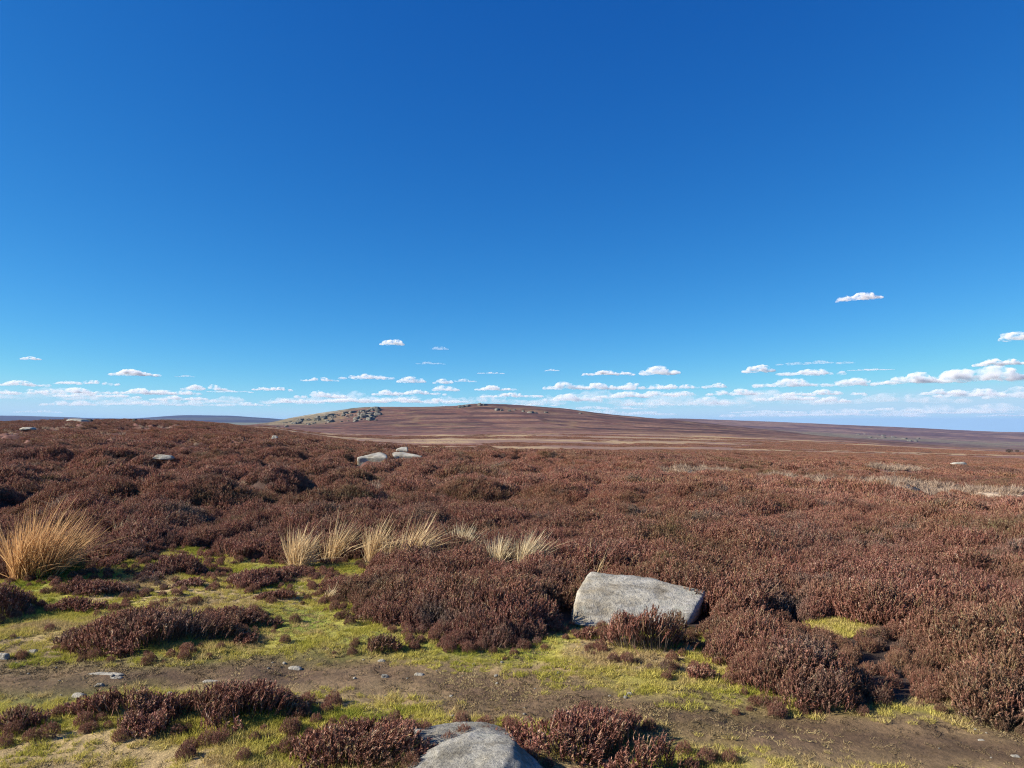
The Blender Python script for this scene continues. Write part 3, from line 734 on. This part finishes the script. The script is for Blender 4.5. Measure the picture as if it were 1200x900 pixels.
def plant(name, r0, r1, sp, coll, npro, smin, smax, label):
    X, Y = wedge(r0, r1, sp)
    k = heath_ok(X, Y); X, Y = X[k], Y[k]
    m = mound(X, Y)
    keep = RNG.random(len(X)) < 0.70 + 0.9 * m
    X, Y, m = X[keep], Y[keep], m[keep]
    edge = np.where(np.hypot(X, Y) < 16, sstep(0.0, 0.45, grass_sd(X, Y)), 1)
    nearmoss = np.where(np.hypot(X, Y) < 9, 0.42 + 0.58 * sstep(0.7, 1.5, np.hypot((X - MOSS_C[0] * 0.92) / 0.55, (Y - MOSS_C[1] + 0.55) / 0.85)), 1)
    s = (smin + (smax - smin) * m) * RNG.uniform(0.85, 1.15, len(X)) * (0.62 + 0.38 * edge) * nearmoss
    Z = height(X, Y) - 0.02
    s = s * (1 - 0.6 * track_w(X * (1 + 2.2 / np.maximum(Y, 5)), Y + 2.2) * (np.hypot(X, Y) > 12))
    o = scatter(name, np.stack([X, Y, Z], -1), lean_rot(len(X)), np.stack([s * 1.08, s * 1.08, s], -1), coll, npro)
    tag(o, label, 'heather'); return len(X)

PA = protos('near_heather_sprig', [merge(*heather_clump('heather_clump', 330, 0.19, 0.34, 0.0027, 22, 0.019, 0.0034), 'heather_clump') for _ in range(6)])
PB = protos('mid_heather_sprig', [merge(*heather_clump('heather_clump', 380, 0.30, 0.34, 0.0060, 5, 0.024, 0.0055), 'heather_clump') for _ in range(5)])
PC = protos('far_heather_sprig', [merge(*heather_clump('heather_clump', 380, 0.75, 0.31, 0.0135, 4, 0.04, 0.0125, False), 'heather_clump') for _ in range(5)])
n1 = plant('heather', 2.4, 18, 0.155, PA, 6, 0.46, 1.10, 'unbroken brown heather covering the near moor')
n2 = plant('heather', 18, 46, 0.26, PB, 5, 0.40, 1.25, 'unbroken brown heather of the middle moor')
n3 = plant('heather', 46, 235, 0.72, PC, 5, 0.45, 1.3, 'unbroken brown heather of the farther moor')
X, Y = wedge(230, 560, 1.7, 44)
k = fbm(X * 0.006, Y * 0.028, 91, 5, 0.6) + 0.45 * (fbm(X * 0.05, Y * 0.08, 95, 3) - .5) + 0.10 * (1 - sstep(300, 430, Y)) * sstep(-0.25, -0.1, np.arctan2(X, Y)) < 0.445
X, Y = X[k], Y[k]; n = len(X); s = RNG.uniform(1.6, 2.8, n)
o = scatter('heather', np.stack([X, Y, height(X, Y) - 0.1], -1), lean_rot(n, 0, 3), np.stack([s, s, s * 0.55], -1), PC, 5); tag(o, 'dark heather patches on the straw plain below the hill', 'heather')
print('heather instances', n1, n2, n3, n)

# ------------------------------------------------------------------ turf: short moss and grass tufts
def tuft(n, R, H, wd, flat_=0.5):
    g = Geo(); a = RNG.random(n) * 6.283; r = R * np.sqrt(RNG.random(n))
    b0 = np.stack([np.cos(a) * r, np.sin(a) * r, np.full(n, -0.004)], -1)
    d = unit(np.stack([RNG.normal(0.12, flat_, n), RNG.normal(0, flat_, n), np.ones(n)], -1))
    L = H * RNG.uniform(0.5, 1.2, n); t = b0 + d * L[:, None]
    s = unit(np.cross(d, RNG.normal(size=(n, 3)))) * wd
    V = np.stack([b0 - s, b0 + s, t], 1)
    g.add(V, np.arange(n * 3).reshape(-1, 3), 3, np.repeat(np.clip(RNG.normal(.5, .22, n), 0, 1), 3))
    return g
def tm(g, m): me = g.mesh('tuft'); me.materials.append(m); return me
PG = protos('turf_tuft', [tm(tuft(70, 0.045, 0.040, 0.0022, 0.8), M_GRASS) for _ in range(5)])
PT = protos('thatch_tuft', [tm(tuft(60, 0.05, 0.022, 0.002, 1.6), M_THATCH) for _ in range(4)])
X, Y = wedge(1.8, 13, 0.037, 48)
gs = grass_sd(X, Y); pw = path_w(X, Y)
ok = (gs < 0.12) | (moss_patch(X, Y) < 1.15)
for fx, fy, rx, ry in FOOT[:3]: ok &= ((X - fx) / (rx * .9)) ** 2 + ((Y - fy) / (ry * .9)) ** 2 > 1
kg = ok & (RNG.random(len(X)) > np.maximum(pw * 1.15, 0.75 * sstep(0.45, 0.60, fbm(X * 1.8, Y * 2.2, 371, 4)))); kt = ok & ~kg & (RNG.random(len(X)) < 0.18 + 0.6 * sstep(0.45, 0.66, fbm(X * 1.4, Y * 2.2, 373, 3)))
for nm, k, coll, npro, lab, lo, hi in (('grass', kg, PG, 5, 'short yellow green moss and grass beside the path', 0.45, 1.05), ('trodden_grass', kt, PT, 4, 'flattened dead grass trodden into the path', 0.5, 1.0)):
    x, y = X[k], Y[k]; n = len(x)
    s = RNG.uniform(lo, hi, n) * (0.7 + 0.6 * fbm(x * 3, y * 3, 301, 2))
    o = scatter(nm, np.stack([x, y, height(x, y)], -1), lean_rot(n, 4, 8), np.stack([s, s, s], -1), coll, npro)
    tag(o, lab, 'grass'); print(nm, n)

# small pale grass in the gully on the right, one mass
PS = protos('gully_grass', [tm(blades(60, 0.16, 0.22, 0.006, 0.2, 0.6), M_TRACK) for _ in range(3)])
X, Y = wedge(14, 120, 0.30); k = RNG.random(len(X)) < track_w(X, Y) * 0.9
X, Y = X[k], Y[k]; n = len(X); s = RNG.uniform(0.9, 1.8, n)
if n:
    tag(scatter('gully_grass', np.stack([X, Y, height(X, Y)], -1), lean_rot(n), np.stack([s, s, s], -1), PS, 3), 'pale bleached grass along the gully on the right', 'grass')
# bleached grass lines and spots out on the moor, standing above the heather
PL = []
for seg, dens, hs_ in SEGS:
    P3 = [at(px, py, 0.25) for px, py in seg]
    for _ in range(dens):
        k = RNG.integers(0, len(P3) - 1); t = RNG.random(); q = P3[k].lerp(P3[k + 1], t); sp_ = 0.012 * q.y
        PL.append((q.x + RNG.normal() * sp_, q.y + RNG.normal() * sp_ * 2, hs_ * RNG.uniform(.7, 1.3)))
PL = np.array(PL); X, Y, s = PL[:, 0], PL[:, 1], PL[:, 2]
tag(scatter('bleached_grass', np.stack([X, Y, height(X, Y) + 0.05], -1), lean_rot(len(X)), np.stack([s, s, s], -1), PS, 3), 'thin lines of bleached grass across the moor', 'grass')
# stray pale grass between the heather
X, Y = wedge(8, 70, 0.9); k = (RNG.random(len(X)) < sstep(0.55, 0.72, fbm(X * .25, Y * .25, 333, 3)) * 0.5) & (grass_sd(X, Y) > 0.1)
X, Y = X[k], Y[k]; n = len(X); s = RNG.uniform(.7, 1.5, n)
tag(scatter('moor_grass', np.stack([X, Y, height(X, Y) + 0.06], -1), lean_rot(n), np.stack([s, s, s], -1), PS, 3), 'stray bleached grass growing through the heather', 'grass')

# ------------------------------------------------------------------ single heather bushes on the turf
BUSHES = []
def bush(px, py, wpx, dpy, h, label, dens=5200, rz=0.0, group='heather bushes on the turf'):
    """px,py: foot of the near edge's middle; wpx: width; dpy: rows from the near edge up to the far edge of the footprint"""
    a = at(px, py); bk = at(px, py - dpy); w = wpx * a.y / F * 0.5; d = max(0.10, (bk.y - a.y) * 0.5)
    c = (a + bk) * 0.5; c.z = h1(c.x, c.y); BUSHES.append((c.x, c.y, w, d))
    n = int(min(7000, max(60, dens * w * d * 3.14)))
    th = RNG.random(n) * 6.283; rr = np.sqrt(RNG.random(n)) * 1.22
    wob = 0.78 + 0.44 * fbm(np.cos(th) * 1.3 + px, np.sin(th) * 1.3 + py, 401, 2)
    x = np.cos(th) * rr * w * wob; y = np.sin(th) * rr * d * wob
    x, y = x * math.cos(rz) - y * math.sin(rz), x * math.sin(rz) + y * math.cos(rz)
    kp = fbm((x + c.x) * 5.0, (y + c.y) * 5.0, 421, 3) > 0.28 + 0.30 * np.clip(rr, 0, 2) ** 2.5 * RNG.uniform(0.7, 1.2, n)
    x, y, rr, th = x[kp], y[kp], np.minimum(rr[kp], 1.12), th[kp]; n = len(x)
    hh = h * (1 - 0.55 * rr ** 2.5) * RNG.uniform(0.7, 1.12, n) * (0.55 + 0.9 * fbm((x + c.x) * 3.2, (y + c.y) * 3.2, 411, 2))
    gz = height(x + c.x, y + c.y) - c.z
    tip = np.stack([x, y, gz + hh], -1)
    o = np.stack([np.cos(th), np.sin(th), 0 * th], -1)
    dr = unit(o * (0.5 * rr)[:, None] + np.array([0.16, 0, 1.0]) + RNG.normal(0, 0.26, (n, 3)))
    L = np.clip(RNG.uniform(0.06, 0.13, n), 0.03, hh * 0.95)
    base = tip - dr * L[:, None]
    tint = np.clip(RNG.normal(0.40, 0.20, n), 0, 1)
    e = bpy.data.objects.new('heather_bush', None); COL.objects.link(e); e.location = c; tag(e, label, 'heather', group)
    g = Geo(); add_spindles(g, base, tip, 0.0026 * RNG.uniform(.7, 1.25, n), tint); add_leaflets(g, base, tip, 18, 0.018, 0.0033, tint)
    link('foliage', g.mesh('foliage'), M_HEATH, e)
    m = max(12, n // 4); k = RNG.integers(0, n, m); wd = Geo()
    foot = np.stack([x[k] * 0.7, y[k] * 0.7, gz[k] - 0.03], -1)
    add_spindles(wd, foot, base[k] + (tip - base)[k] * .4, np.full(m, 0.0024), RNG.random(m), prof=((0, 1), (1, .6)))
    link('twig_wood', wd.mesh('twig_wood'), M_STEM, e)
    return e
bush(180, 768, 205, 34, 0.20, 'long low brown heather bush on the turf above the path')
bush(265, 742, 110, 20, 0.14, 'right hand tail of the long low heather bush on the turf')
bush(160, 850, 150, 22, 0.13, 'sparse dark heather strip edging the near side of the path')
bush(275, 866, 175, 44, 0.18, 'spreading dark heather bush below the path, left of the bottom boulder')
bush(205, 846, 210, 14, 0.11, 'low ragged heather mat following the near edge of the path')
bush(190, 866, 120, 14, 0.09, 'thin scrubby heather patch on bright moss at lower left')
bush(35, 858, 80, 14, 0.09, 'low scruffy heather tuft at the left edge below the path')
bush(418, 905, 150, 46, 0.19, 'dense red brown heather bush left of the bottom boulder')
bush(695, 905, 200, 52, 0.165, 'wide red brown heather bush right of the bottom boulder')
bush(770, 915, 120, 34, 0.14, 'trailing right end of the wide heather bush by the boulder')
bush(757, 777, 98, 24, 0.31, 'dark heather bush growing against the front of the flat slab')
bush(285, 660, 80, 12, 0.22, 'dark rounded heather hummock between the moss and the heather edge')
bush(205, 678, 70, 12, 0.17, 'dark low heather clump on moss right of the golden tussock')
bush(300, 692, 75, 14, 0.14, 'low heather clump on moss in front of the wide straw tussock')
bush(340, 680, 50, 9, 0.12, 'small heather clump at the foot of the wide straw tussock')
bush(110, 700, 80, 12, 0.10, 'flat dark heather mat on bright moss below the golden tussock')
bush(95, 718, 60, 8, 0.08, 'thin dark heather mat between golden tussock and long bush')
bush(-5, 735, 60, 24, 0.24, 'dark shadowed heather bush cut by the left edge')
bush(330, 706, 50, 8, 0.08, 'small flat heather sprig patch on moss, centre left')
bush(445, 768, 60, 10, 0.09, 'low heather tuft on the turf just above the path bend')
bush(140, 665, 90, 14, 0.20, 'dark heather bush right beside the golden tussock')
bush(225, 690, 40, 7, 0.07, 'tiny heather sprig patch on moss near the dark low clump')
bush(405, 700, 70, 16, 0.13, 'ragged heather bush at the mossy edge below the straw tussocks')
bush(820, 800, 40, 8, 0.09, 'small low heather tuft on turf at the corner of the big heather')
bush(690, 752, 30, 8, 0.08, 'small brown heather tuft at the foot of the slab')

# low scrubby heather sprigs mottling the turf
X, Y = wedge(2.2, 12, 0.075, 48)
k = (grass_sd(X, Y) < 0.0) & (RNG.random(len(X)) > path_w(X, Y) * 1.3) & (RNG.random(len(X)) < 0.6 * sstep(0.60, 0.72, fbm(X * 1.7, Y * 3.0, 345, 4, 0.6) + 0.06 * sstep(5.5, 7.5, Y) * sstep(0.0, -2.0, X)))
sk = np.zeros(len(X))
for bx, by, bw, bd in BUSHES:
    e = np.hypot((X - bx) / (bw + 0.04), (Y - by) / (bd + 0.04)); sk = np.maximum(sk, 0.36 * sstep(1.75, 1.0, e) * sstep(0.6, 0.9, e))
k |= (grass_sd(X, Y) < 0.0) & (RNG.random(len(X)) < sk * (0.4 + 1.1 * fbm(X * 4, Y * 5, 351, 2)) * (1 - 0.7 * path_w(X, Y)))
ge = grass_sd(X, Y); k |= (RNG.random(len(X)) < 0.4 * sstep(-0.28, -0.02, ge) * (ge < 0.02))
for fx, fy, rx, ry in FOOT[:3]: k &= ((X - fx) / rx) ** 2 + ((Y - fy) / ry) ** 2 > 1
X, Y = X[k], Y[k]; n = len(X); s = RNG.uniform(.10, .27, n)
tag(scatter('heather_sprigs', np.stack([X, Y, height(X, Y) - 0.01], -1), lean_rot(n, 8, 12), np.stack([s, s, s], -1), PA, 6), 'low scrubby heather sprigs mottling the mossy turf', 'heather')

# grit and small litter on the path
PP = protos('path_grit', [rock_mesh('grit', block_pts(0.03, 0.024, 0.012, random.Random(k), 0.3), 1, 1, 0.0015, 90, k) for k in range(4)])
for o_ in PP.objects: o_.data.materials.append(M_ROCKD if o_.name.endswith(('1', '3')) else M_ROCK)
X, Y = wedge(2.4, 9, 0.10, 48); k = (RNG.random(len(X)) < 0.16 * path_w(X, Y) * sstep(0.35, 0.7, fbm(X * 1.5, Y * 1.5, 381, 3))) & (grass_sd(X, Y) < 0)
X, Y = X[k], Y[k]; n = len(X); s = np.exp(RNG.normal(-0.55, 0.45, n))
tag(scatter('path_grit', np.stack([X, Y, height(X, Y)], -1), lean_rot(n, 0, 5), np.stack([s, s, s], -1), PP, 4), 'scattered grit and pebbles in the trodden path', 'grit')

# ------------------------------------------------------------------ stones on the turf and path
st = [
 (3, 772, 16, 12, 'chunky pale stone on moss at the left edge'), (37, 765, 14, 6, 'flat tan stone on moss near the left edge'),
 (125, 790, 46, 4, 'long thin pale rock sliver showing in the path'), (136, 795, 14, 4, 'flat pale stone below the long rock sliver in the path'),
 (117, 804, 10, 7, 'small upright dark sided stone on the path edge'), (92, 817, 20, 8, 'whitish stone bedded at the near path edge'),
 (192, 826, 9, 8, 'small grey stone tucked into the dark heather strip'), (248, 799, 24, 4, 'flat worn stone set in the middle of the path'),
 (345, 784, 18, 5, 'low grey stone in the trodden path, left of centre'), (383, 817, 5, 4, 'tiny white pebble below the path centre'),
 (491, 791, 12, 5, 'pale flat stone at the upper edge of the path'), (451, 794, 9, 7, 'small brown stone on the path left of the pale flat one'),
 (738, 815, 8, 6, 'small bright white stone on the grass right of centre'), (22, 846, 9, 3, 'pale chip of stone beside the scruffy heather tuft'),
 (447, 775, 9, 4, 'tan stone beside the low heather tuft above the path'), (1190, 887, 12, 4, 'grey stone worn flat in the dark path at right'),
 (1150, 868, 7, 3, 'small grey pebble on the right part of the path')]
for i, (px, py, w, h, lab) in enumerate(st):
    rock_at(px, py, w, h * 0.62, lab, M_ROCK if i not in (4, 11) else M_ROCKD, 'stone', 'loose stones along the path', 'stone', 20 + i, 0.16 if w > 20 else 0.42, 3, 0.7, foot=False, sink=0.30, rz=0.15 * math.sin(i * 2.3), tilt=(0.1 * math.sin(i), 0.1))

# ------------------------------------------------------------------ far rocks: crag, summit, knoll, valley side
rr = random.Random(9)
def crag(spec, label, group, name='boulder', m=M_ROCKF):
    base = None
    for i, (px, py, w, h) in enumerate(spec):
        o = rock_at(px, py, w, h, label if isinstance(label, str) else label[i], m, 'boulder', group, name, 60 + i + len(spec) * 3, rr.uniform(.5, 1.1), 2, rr.uniform(.55, .95), foot=False, sink=0.22, rz=i * 1.3, extra=1.0, smooth=0)
rr = random.Random(4)
cr = []
for i in range(170):
    t = rr.random() ** 0.8; px = 322 + 122 * t
    top = 496.5 - 18.5 * (t ** 0.85); py = top + 1.5 + rr.random() ** 2.0 * (4 + 10 * t)
    s_ = math.exp(rr.gauss(-0.45, 0.5)) * (0.6 + 0.6 * t); cr.append((px, py, 5.2 * s_, 1.9 * s_))
crag(cr, 'grey boulder among the jumbled crag on the hill\'s left shoulder', 'crag boulders on the hill')
cr = [(541, 477.5, 9, 3), (548, 476.5, 8, 2.5), (562, 475, 6, 3.5), (568, 475, 6, 2), (583, 481, 7, 3), (588, 481.5, 4, 2.2), (597, 482, 5, 2.4), (603, 481, 4, 2), (622, 484, 7, 2.4), (613, 482.5, 4, 2), (628, 484.5, 4, 1.6), (640, 484, 5, 1.8), (680, 485, 4, 1.6)]
crag(cr, 'weathered rock on the summit ridge of the hill', 'summit rocks on the hill')
crag([(91, 495, 24, 5)], 'low pale rock outcrop on the crest of the left moor', None, m=M_ROCK)
crag([(104, 495, 10, 4)], 'darker rock at the right end of the pale crest outcrop', None)
crag([(34, 503.5, 14, 3)], 'small white flat rock in heather below the left crest', None, m=M_ROCK)
crag([(158, 495, 4, 5.5)], 'small upright stone standing on the left skyline', None, 'standing_stone')
cr = []
for i in range(16):
    t = rr.random(); cr.append((1005 + 78 * t, 509.5 + 7 * t + rr.uniform(-2, 2.5), rr.uniform(2.5, 5.5), rr.uniform(0.6, 1.4)))
crag(cr, 'grey rock of the broken edge across the right valley', 'rocks of the far valley edge', m=M_ROCKV)

M_THORN = straw_mat('thorn_foliage', (0.012, 0.014, 0.008), (0.045, 0.045, 0.025))
# dark thorn bush far out on the right
def thorn(px, py, w, h, label):
    p = at(px, py); k = p.y / F; w *= k; h *= k
    e = bpy.data.objects.new('thorn_tree', None); COL.objects.link(e); e.location = p; tag(e, label, 'tree')
    g = Geo(); n = 700
    q = RNG.normal(size=(n, 3)); q = unit(q) * (RNG.random((n, 1)) ** (1 / 3)) * np.array([w / 2, w / 2, h * .36]) + np.array([0, 0, h * .62])
    q *= 1 + 0.2 * RNG.normal(size=(n, 1)) * 0.3
    s1 = unit(RNG.normal(size=(n, 3))) * h * .05; s2 = unit(RNG.normal(size=(n, 3))) * h * .05
    g.add(np.stack([q - s1, q + s1, q + s2], 1), np.arange(n * 3).reshape(-1, 3), 3, np.repeat(RNG.random(n), 3))
    link('crown', g.mesh('crown'), M_THORN, e)
    t = Geo(); add_spindles(t, np.array([[0, 0, -0.3]]), np.array([[0, 0, h * .7]]), np.array([h * .05]), np.array([.5]), prof=((0, 1), (1, .4)))
    link('trunk', t.mesh('trunk'), M_STEM, e)
thorn(1183, 532, 8, 6, 'dark round thorn tree, larger of the two far right')
thorn(1192, 531, 5, 4, 'small dark thorn tree beside the larger one far right')

# ------------------------------------------------------------------ clouds
def cloud_mat(dens, h):
    m = bpy.data.materials.new('cloud'); m.use_nodes = True; nt = m.node_tree; nt.nodes.clear()
    out = nt.nodes.new('ShaderNodeOutputMaterial'); tr = nt.nodes.new('ShaderNodeBsdfTransparent'); v = nt.nodes.new('ShaderNodeVolumeScatter')
    v.inputs['Color'].default_value = (0.965, 0.965, 0.975, 1); v.inputs['Anisotropy'].default_value = 0.0
    tc = nt.nodes.new('ShaderNodeTexCoord'); nz = nt.nodes.new('ShaderNodeTexNoise'); nz.inputs['Scale'].default_value = 2.4 / h; nz.inputs['Detail'].default_value = 4; nz.inputs['Roughness'].default_value = 0.62
    mp = nt.nodes.new('ShaderNodeMapping'); mp.inputs['Scale'].default_value = (0.5, 0.5, 1.0); nt.links.new(tc.outputs['Object'], mp.inputs['Vector']); nt.links.new(mp.outputs[0], nz.inputs['Vector'])
    mr = nt.nodes.new('ShaderNodeMapRange'); mr.interpolation_type = 'SMOOTHSTEP'; mr.inputs['From Min'].default_value = 0.42; mr.inputs['From Max'].default_value = 0.78; mr.inputs['To Max'].default_value = dens
    nt.links.new(nz.outputs['Fac'], mr.inputs['Value']); nt.links.new(mr.outputs[0], v.inputs['Density'])
    nt.links.new(tr.outputs[0], out.inputs['Surface']); nt.links.new(v.outputs[0], out.inputs['Volume']); return m
BASE = 600.0
ico = bmesh.new(); bmesh.ops.create_icosphere(ico, subdivisions=4, radius=1.0)
ICO = np.array([v.co for v in ico.verts]); ICF = np.array([[v.index for v in f.verts] for f in ico.faces]); ico.free()
def cloud(px, py, wpx, hpx, label, group, thin=0.0, seed=0):
    rnd = np.random.default_rng(seed + 900)
    d = ray(px, py); t = (BASE - CZ) / max(d[2], 0.018)
    p = Vector((d[0] * t, d[1] * t, CZ + d[2] * t)); k = p.y / F; w = wpx * k; h = hpx * k
    g = Geo(); n = int(np.clip(wpx / max(hpx, 3) * 5.5, 7, 34))
    env = np.sort(rnd.uniform(-0.5, 0.5, n))
    bumps = 0.45 + 0.55 * np.abs(np.sin(env * rnd.uniform(5, 9) + rnd.uniform(0, 6)))
    for e, bmp in zip(env, bumps):
        tp = (1 - (2 * abs(e)) ** 2.4) * bmp
        rv = max(h * 0.20, h * 0.46 * tp); rh = max(rv * 2.0, w / n * 1.6) * rnd.uniform(.8, 1.3)
        c = np.array([e * (w - rh), rnd.normal(0, 0.18) * w * 0.5, rv * 0.85 + rnd.uniform(0, .25) * h * tp])
        P = ICO.copy(); off = rnd.uniform(0, 100)
        nn = np.array([mnoise.fractal(Vector(q * 1.7 + off), 0.8, 2.2, 5) for q in ICO])
        P = P * (1 + 0.26 * nn)[:, None] * np.array([rh, rh, rv])
        P[:, 2] = np.where(P[:, 2] < -0.35 * rv, -0.35 * rv + (P[:, 2] + 0.35 * rv) * 0.35, P[:, 2])
        P = P + c
        g.add(P, ICF, 3, np.zeros(len(P)))
    me = mesh_from('cloud', np.concatenate(g.co), np.concatenate(g.f), np.concatenate(g.lt), True)
    o = link('cloud', me, cloud_mat((6.5 if thin < .2 else 3.8 if thin < .4 else 2.0 if thin < .6 else 0.9 if thin < .8 else 1.0) / h * (1.0 if h > 60 else 0.85), h)); o.location = p; tag(o, label, 'cloud', group)
    rm = o.modifiers.new('union', 'REMESH'); rm.mode = 'VOXEL'; rm.voxel_size = max(h / 14, w / 260); rm.use_smooth_shade = True
    tx = bpy.data.textures.new('cloud_lumps', 'CLOUDS'); tx.noise_scale = h * 0.42; tx.noise_depth = 4
    dp = o.modifiers.new('lumps', 'DISPLACE'); dp.texture = tx; dp.texture_coords = 'LOCAL'; dp.strength = h * 0.30; dp.mid_level = 0.42
    o.rotation_euler = (0, 0, -math.atan2(p.x, p.y))
    return o
single = [
 (1008, 352, 52, 9, 'highest cloud, small double puff alone in the blue on the right', 0.1), (1192, 400, 36, 12, 'small cloud cut by the right edge above the cloud bank', 0.1),
 (460, 405, 30, 7, 'lone little round cloud above the hill\'s left shoulder', 0.1), (515, 410, 22, 4, 'faint wisp right of the lone little round cloud', .7),
 (505, 427, 36, 3, 'faint flat wisp under the lone little round cloud', .7), (36, 422, 20, 5, 'tiny white cloud high above the left moor', .1),
 (158, 441, 54, 8, 'white cloud with a thin tail above the left moor', .1), (219, 442, 26, 2.5, 'thin grey streak right of the white tailed cloud', .6),
 (772, 440, 48, 12, 'brightest of the puffs right of the hill, with rounded twin heads', .05), (713, 440, 66, 6, 'flat cloud trailing left of the bright twin headed puff', .15),
 (890, 437, 36, 9, 'rounded cloud above the left end of the right cloud bank', .15), (950, 440, 82, 8, 'long pale flat cloud above the right cloud bank', .3),
 (955, 427, 84, 3.5, 'faint stretched veil above the long pale flat cloud', .7), (1150, 449, 104, 20, 'biggest cloud, broad white top and grey base at right', .02),
 (1172, 429, 54, 9, 'white cloud peeping above the biggest cloud', .15), (1070, 450, 56, 13, 'white domed cloud just left of the biggest cloud', .05)]
for i, (x, y, w, h, lab, th) in enumerate(single): cloud(x, y, w, h, lab, None if i > 40 else 'clouds above the moor', th, i)
bank = [(25, 453, 46, 7), (102, 451, 54, 6), (30, 463, 64, 7), (85, 462, 64, 8), (115, 466, 70, 6), (165, 463, 64, 8), (200, 463, 54, 7), (215, 470, 60, 6), (240, 458, 40, 8), (88, 476, 56, 7), (45, 484, 40, 4),
        (170, 475, 64, 5), (225, 476, 60, 4), (285, 476, 50, 5), (270, 460, 40, 3), (375, 447, 36, 5), (430, 445, 52, 7), (482, 449, 28, 8), (520, 450, 20, 6), (522, 459, 26, 8), (543, 448, 28, 4), (318, 458, 38, 5), (380, 467, 52, 8),
        (343, 473, 40, 6), (453, 464, 28, 7), (490, 463, 54, 6), (440, 472, 130, 6), (510, 472, 60, 5), (580, 458, 44, 6), (600, 466, 60, 6), (525, 478, 40, 3), (647, 435, 14, 3), (575, 438, 26, 2),
        (665, 457, 48, 9), (705, 457, 50, 8), (750, 457, 60, 8), (795, 456, 40, 6), (670, 471, 56, 10), (735, 467, 64, 8), (780, 465, 64, 8), (838, 455, 26, 6), (862, 464, 60, 8), (832, 475, 46, 10), (760, 476, 64, 6),
        (925, 454, 64, 10), (1005, 453, 64, 10), (1100, 463, 34, 7), (1140, 466, 64, 11), (1186, 468, 44, 15), (1020, 434, 42, 2), (975, 472, 34, 7), (925, 470, 64, 9), (960, 464, 80, 7), (700, 480, 90, 4), (1040, 482, 80, 4), (1120, 485, 90, 4), (900, 484, 70, 4), (980, 487, 80, 3), (1190, 488, 60, 3), (620, 476, 60, 4)]
veil = [(60, 470, 190, 16), (185, 476, 170, 12), (300, 474, 150, 10), (430, 473, 210, 14), (560, 474, 140, 12), (690, 476, 170, 18), (800, 478, 160, 18), (915, 476, 170, 20), (1040, 474, 170, 14), (1130, 486, 200, 14), (960, 489, 220, 10), (720, 487, 150, 7)]
for i, (x, y, w, h) in enumerate(veil):
    cloud(x, y, w, h, 'broad thin pale veil of cloud behind the low bank of puffs', 'thin veils behind the low bank', 0.9, 300 + i)
for i, (x, y, w, h) in enumerate(bank):
    cloud(x, y, w * 1.25, h, 'small white cloud in the low bank along the horizon', 'clouds of the low bank', 0.25 + (0.25 if y > 473 else 0) + (0.3 if h < 4.5 else 0), 100 + i)

# ------------------------------------------------------------------ air
bm = bmesh.new(); bmesh.ops.create_cube(bm, size=1.0)
me = bpy.data.meshes.new('haze'); bm.to_mesh(me); bm.free()
hz = bpy.data.objects.new('haze', me); COL.objects.link(hz)
zlo, zhi = -215.0, 140.0
hz.location = (0, 0, (zlo + zhi) / 2); hz.scale = (40000, 40000, zhi - zlo); tag(hz, kind='stuff')
M_HAZE = bpy.data.materials.new('haze'); M_HAZE.use_nodes = True; nt = M_HAZE.node_tree; nt.nodes.clear()
out = nt.nodes.new('ShaderNodeOutputMaterial'); pv = nt.nodes.new('ShaderNodeVolumePrincipled')
pv.inputs['Color'].default_value = (0.25, 0.475, 0.91, 1); pv.inputs['Density'].default_value = 0.000030; pv.inputs['Anisotropy'].default_value = 0.0
nt.links.new(pv.outputs[0], out.inputs['Volume']); me.materials.append(M_HAZE)
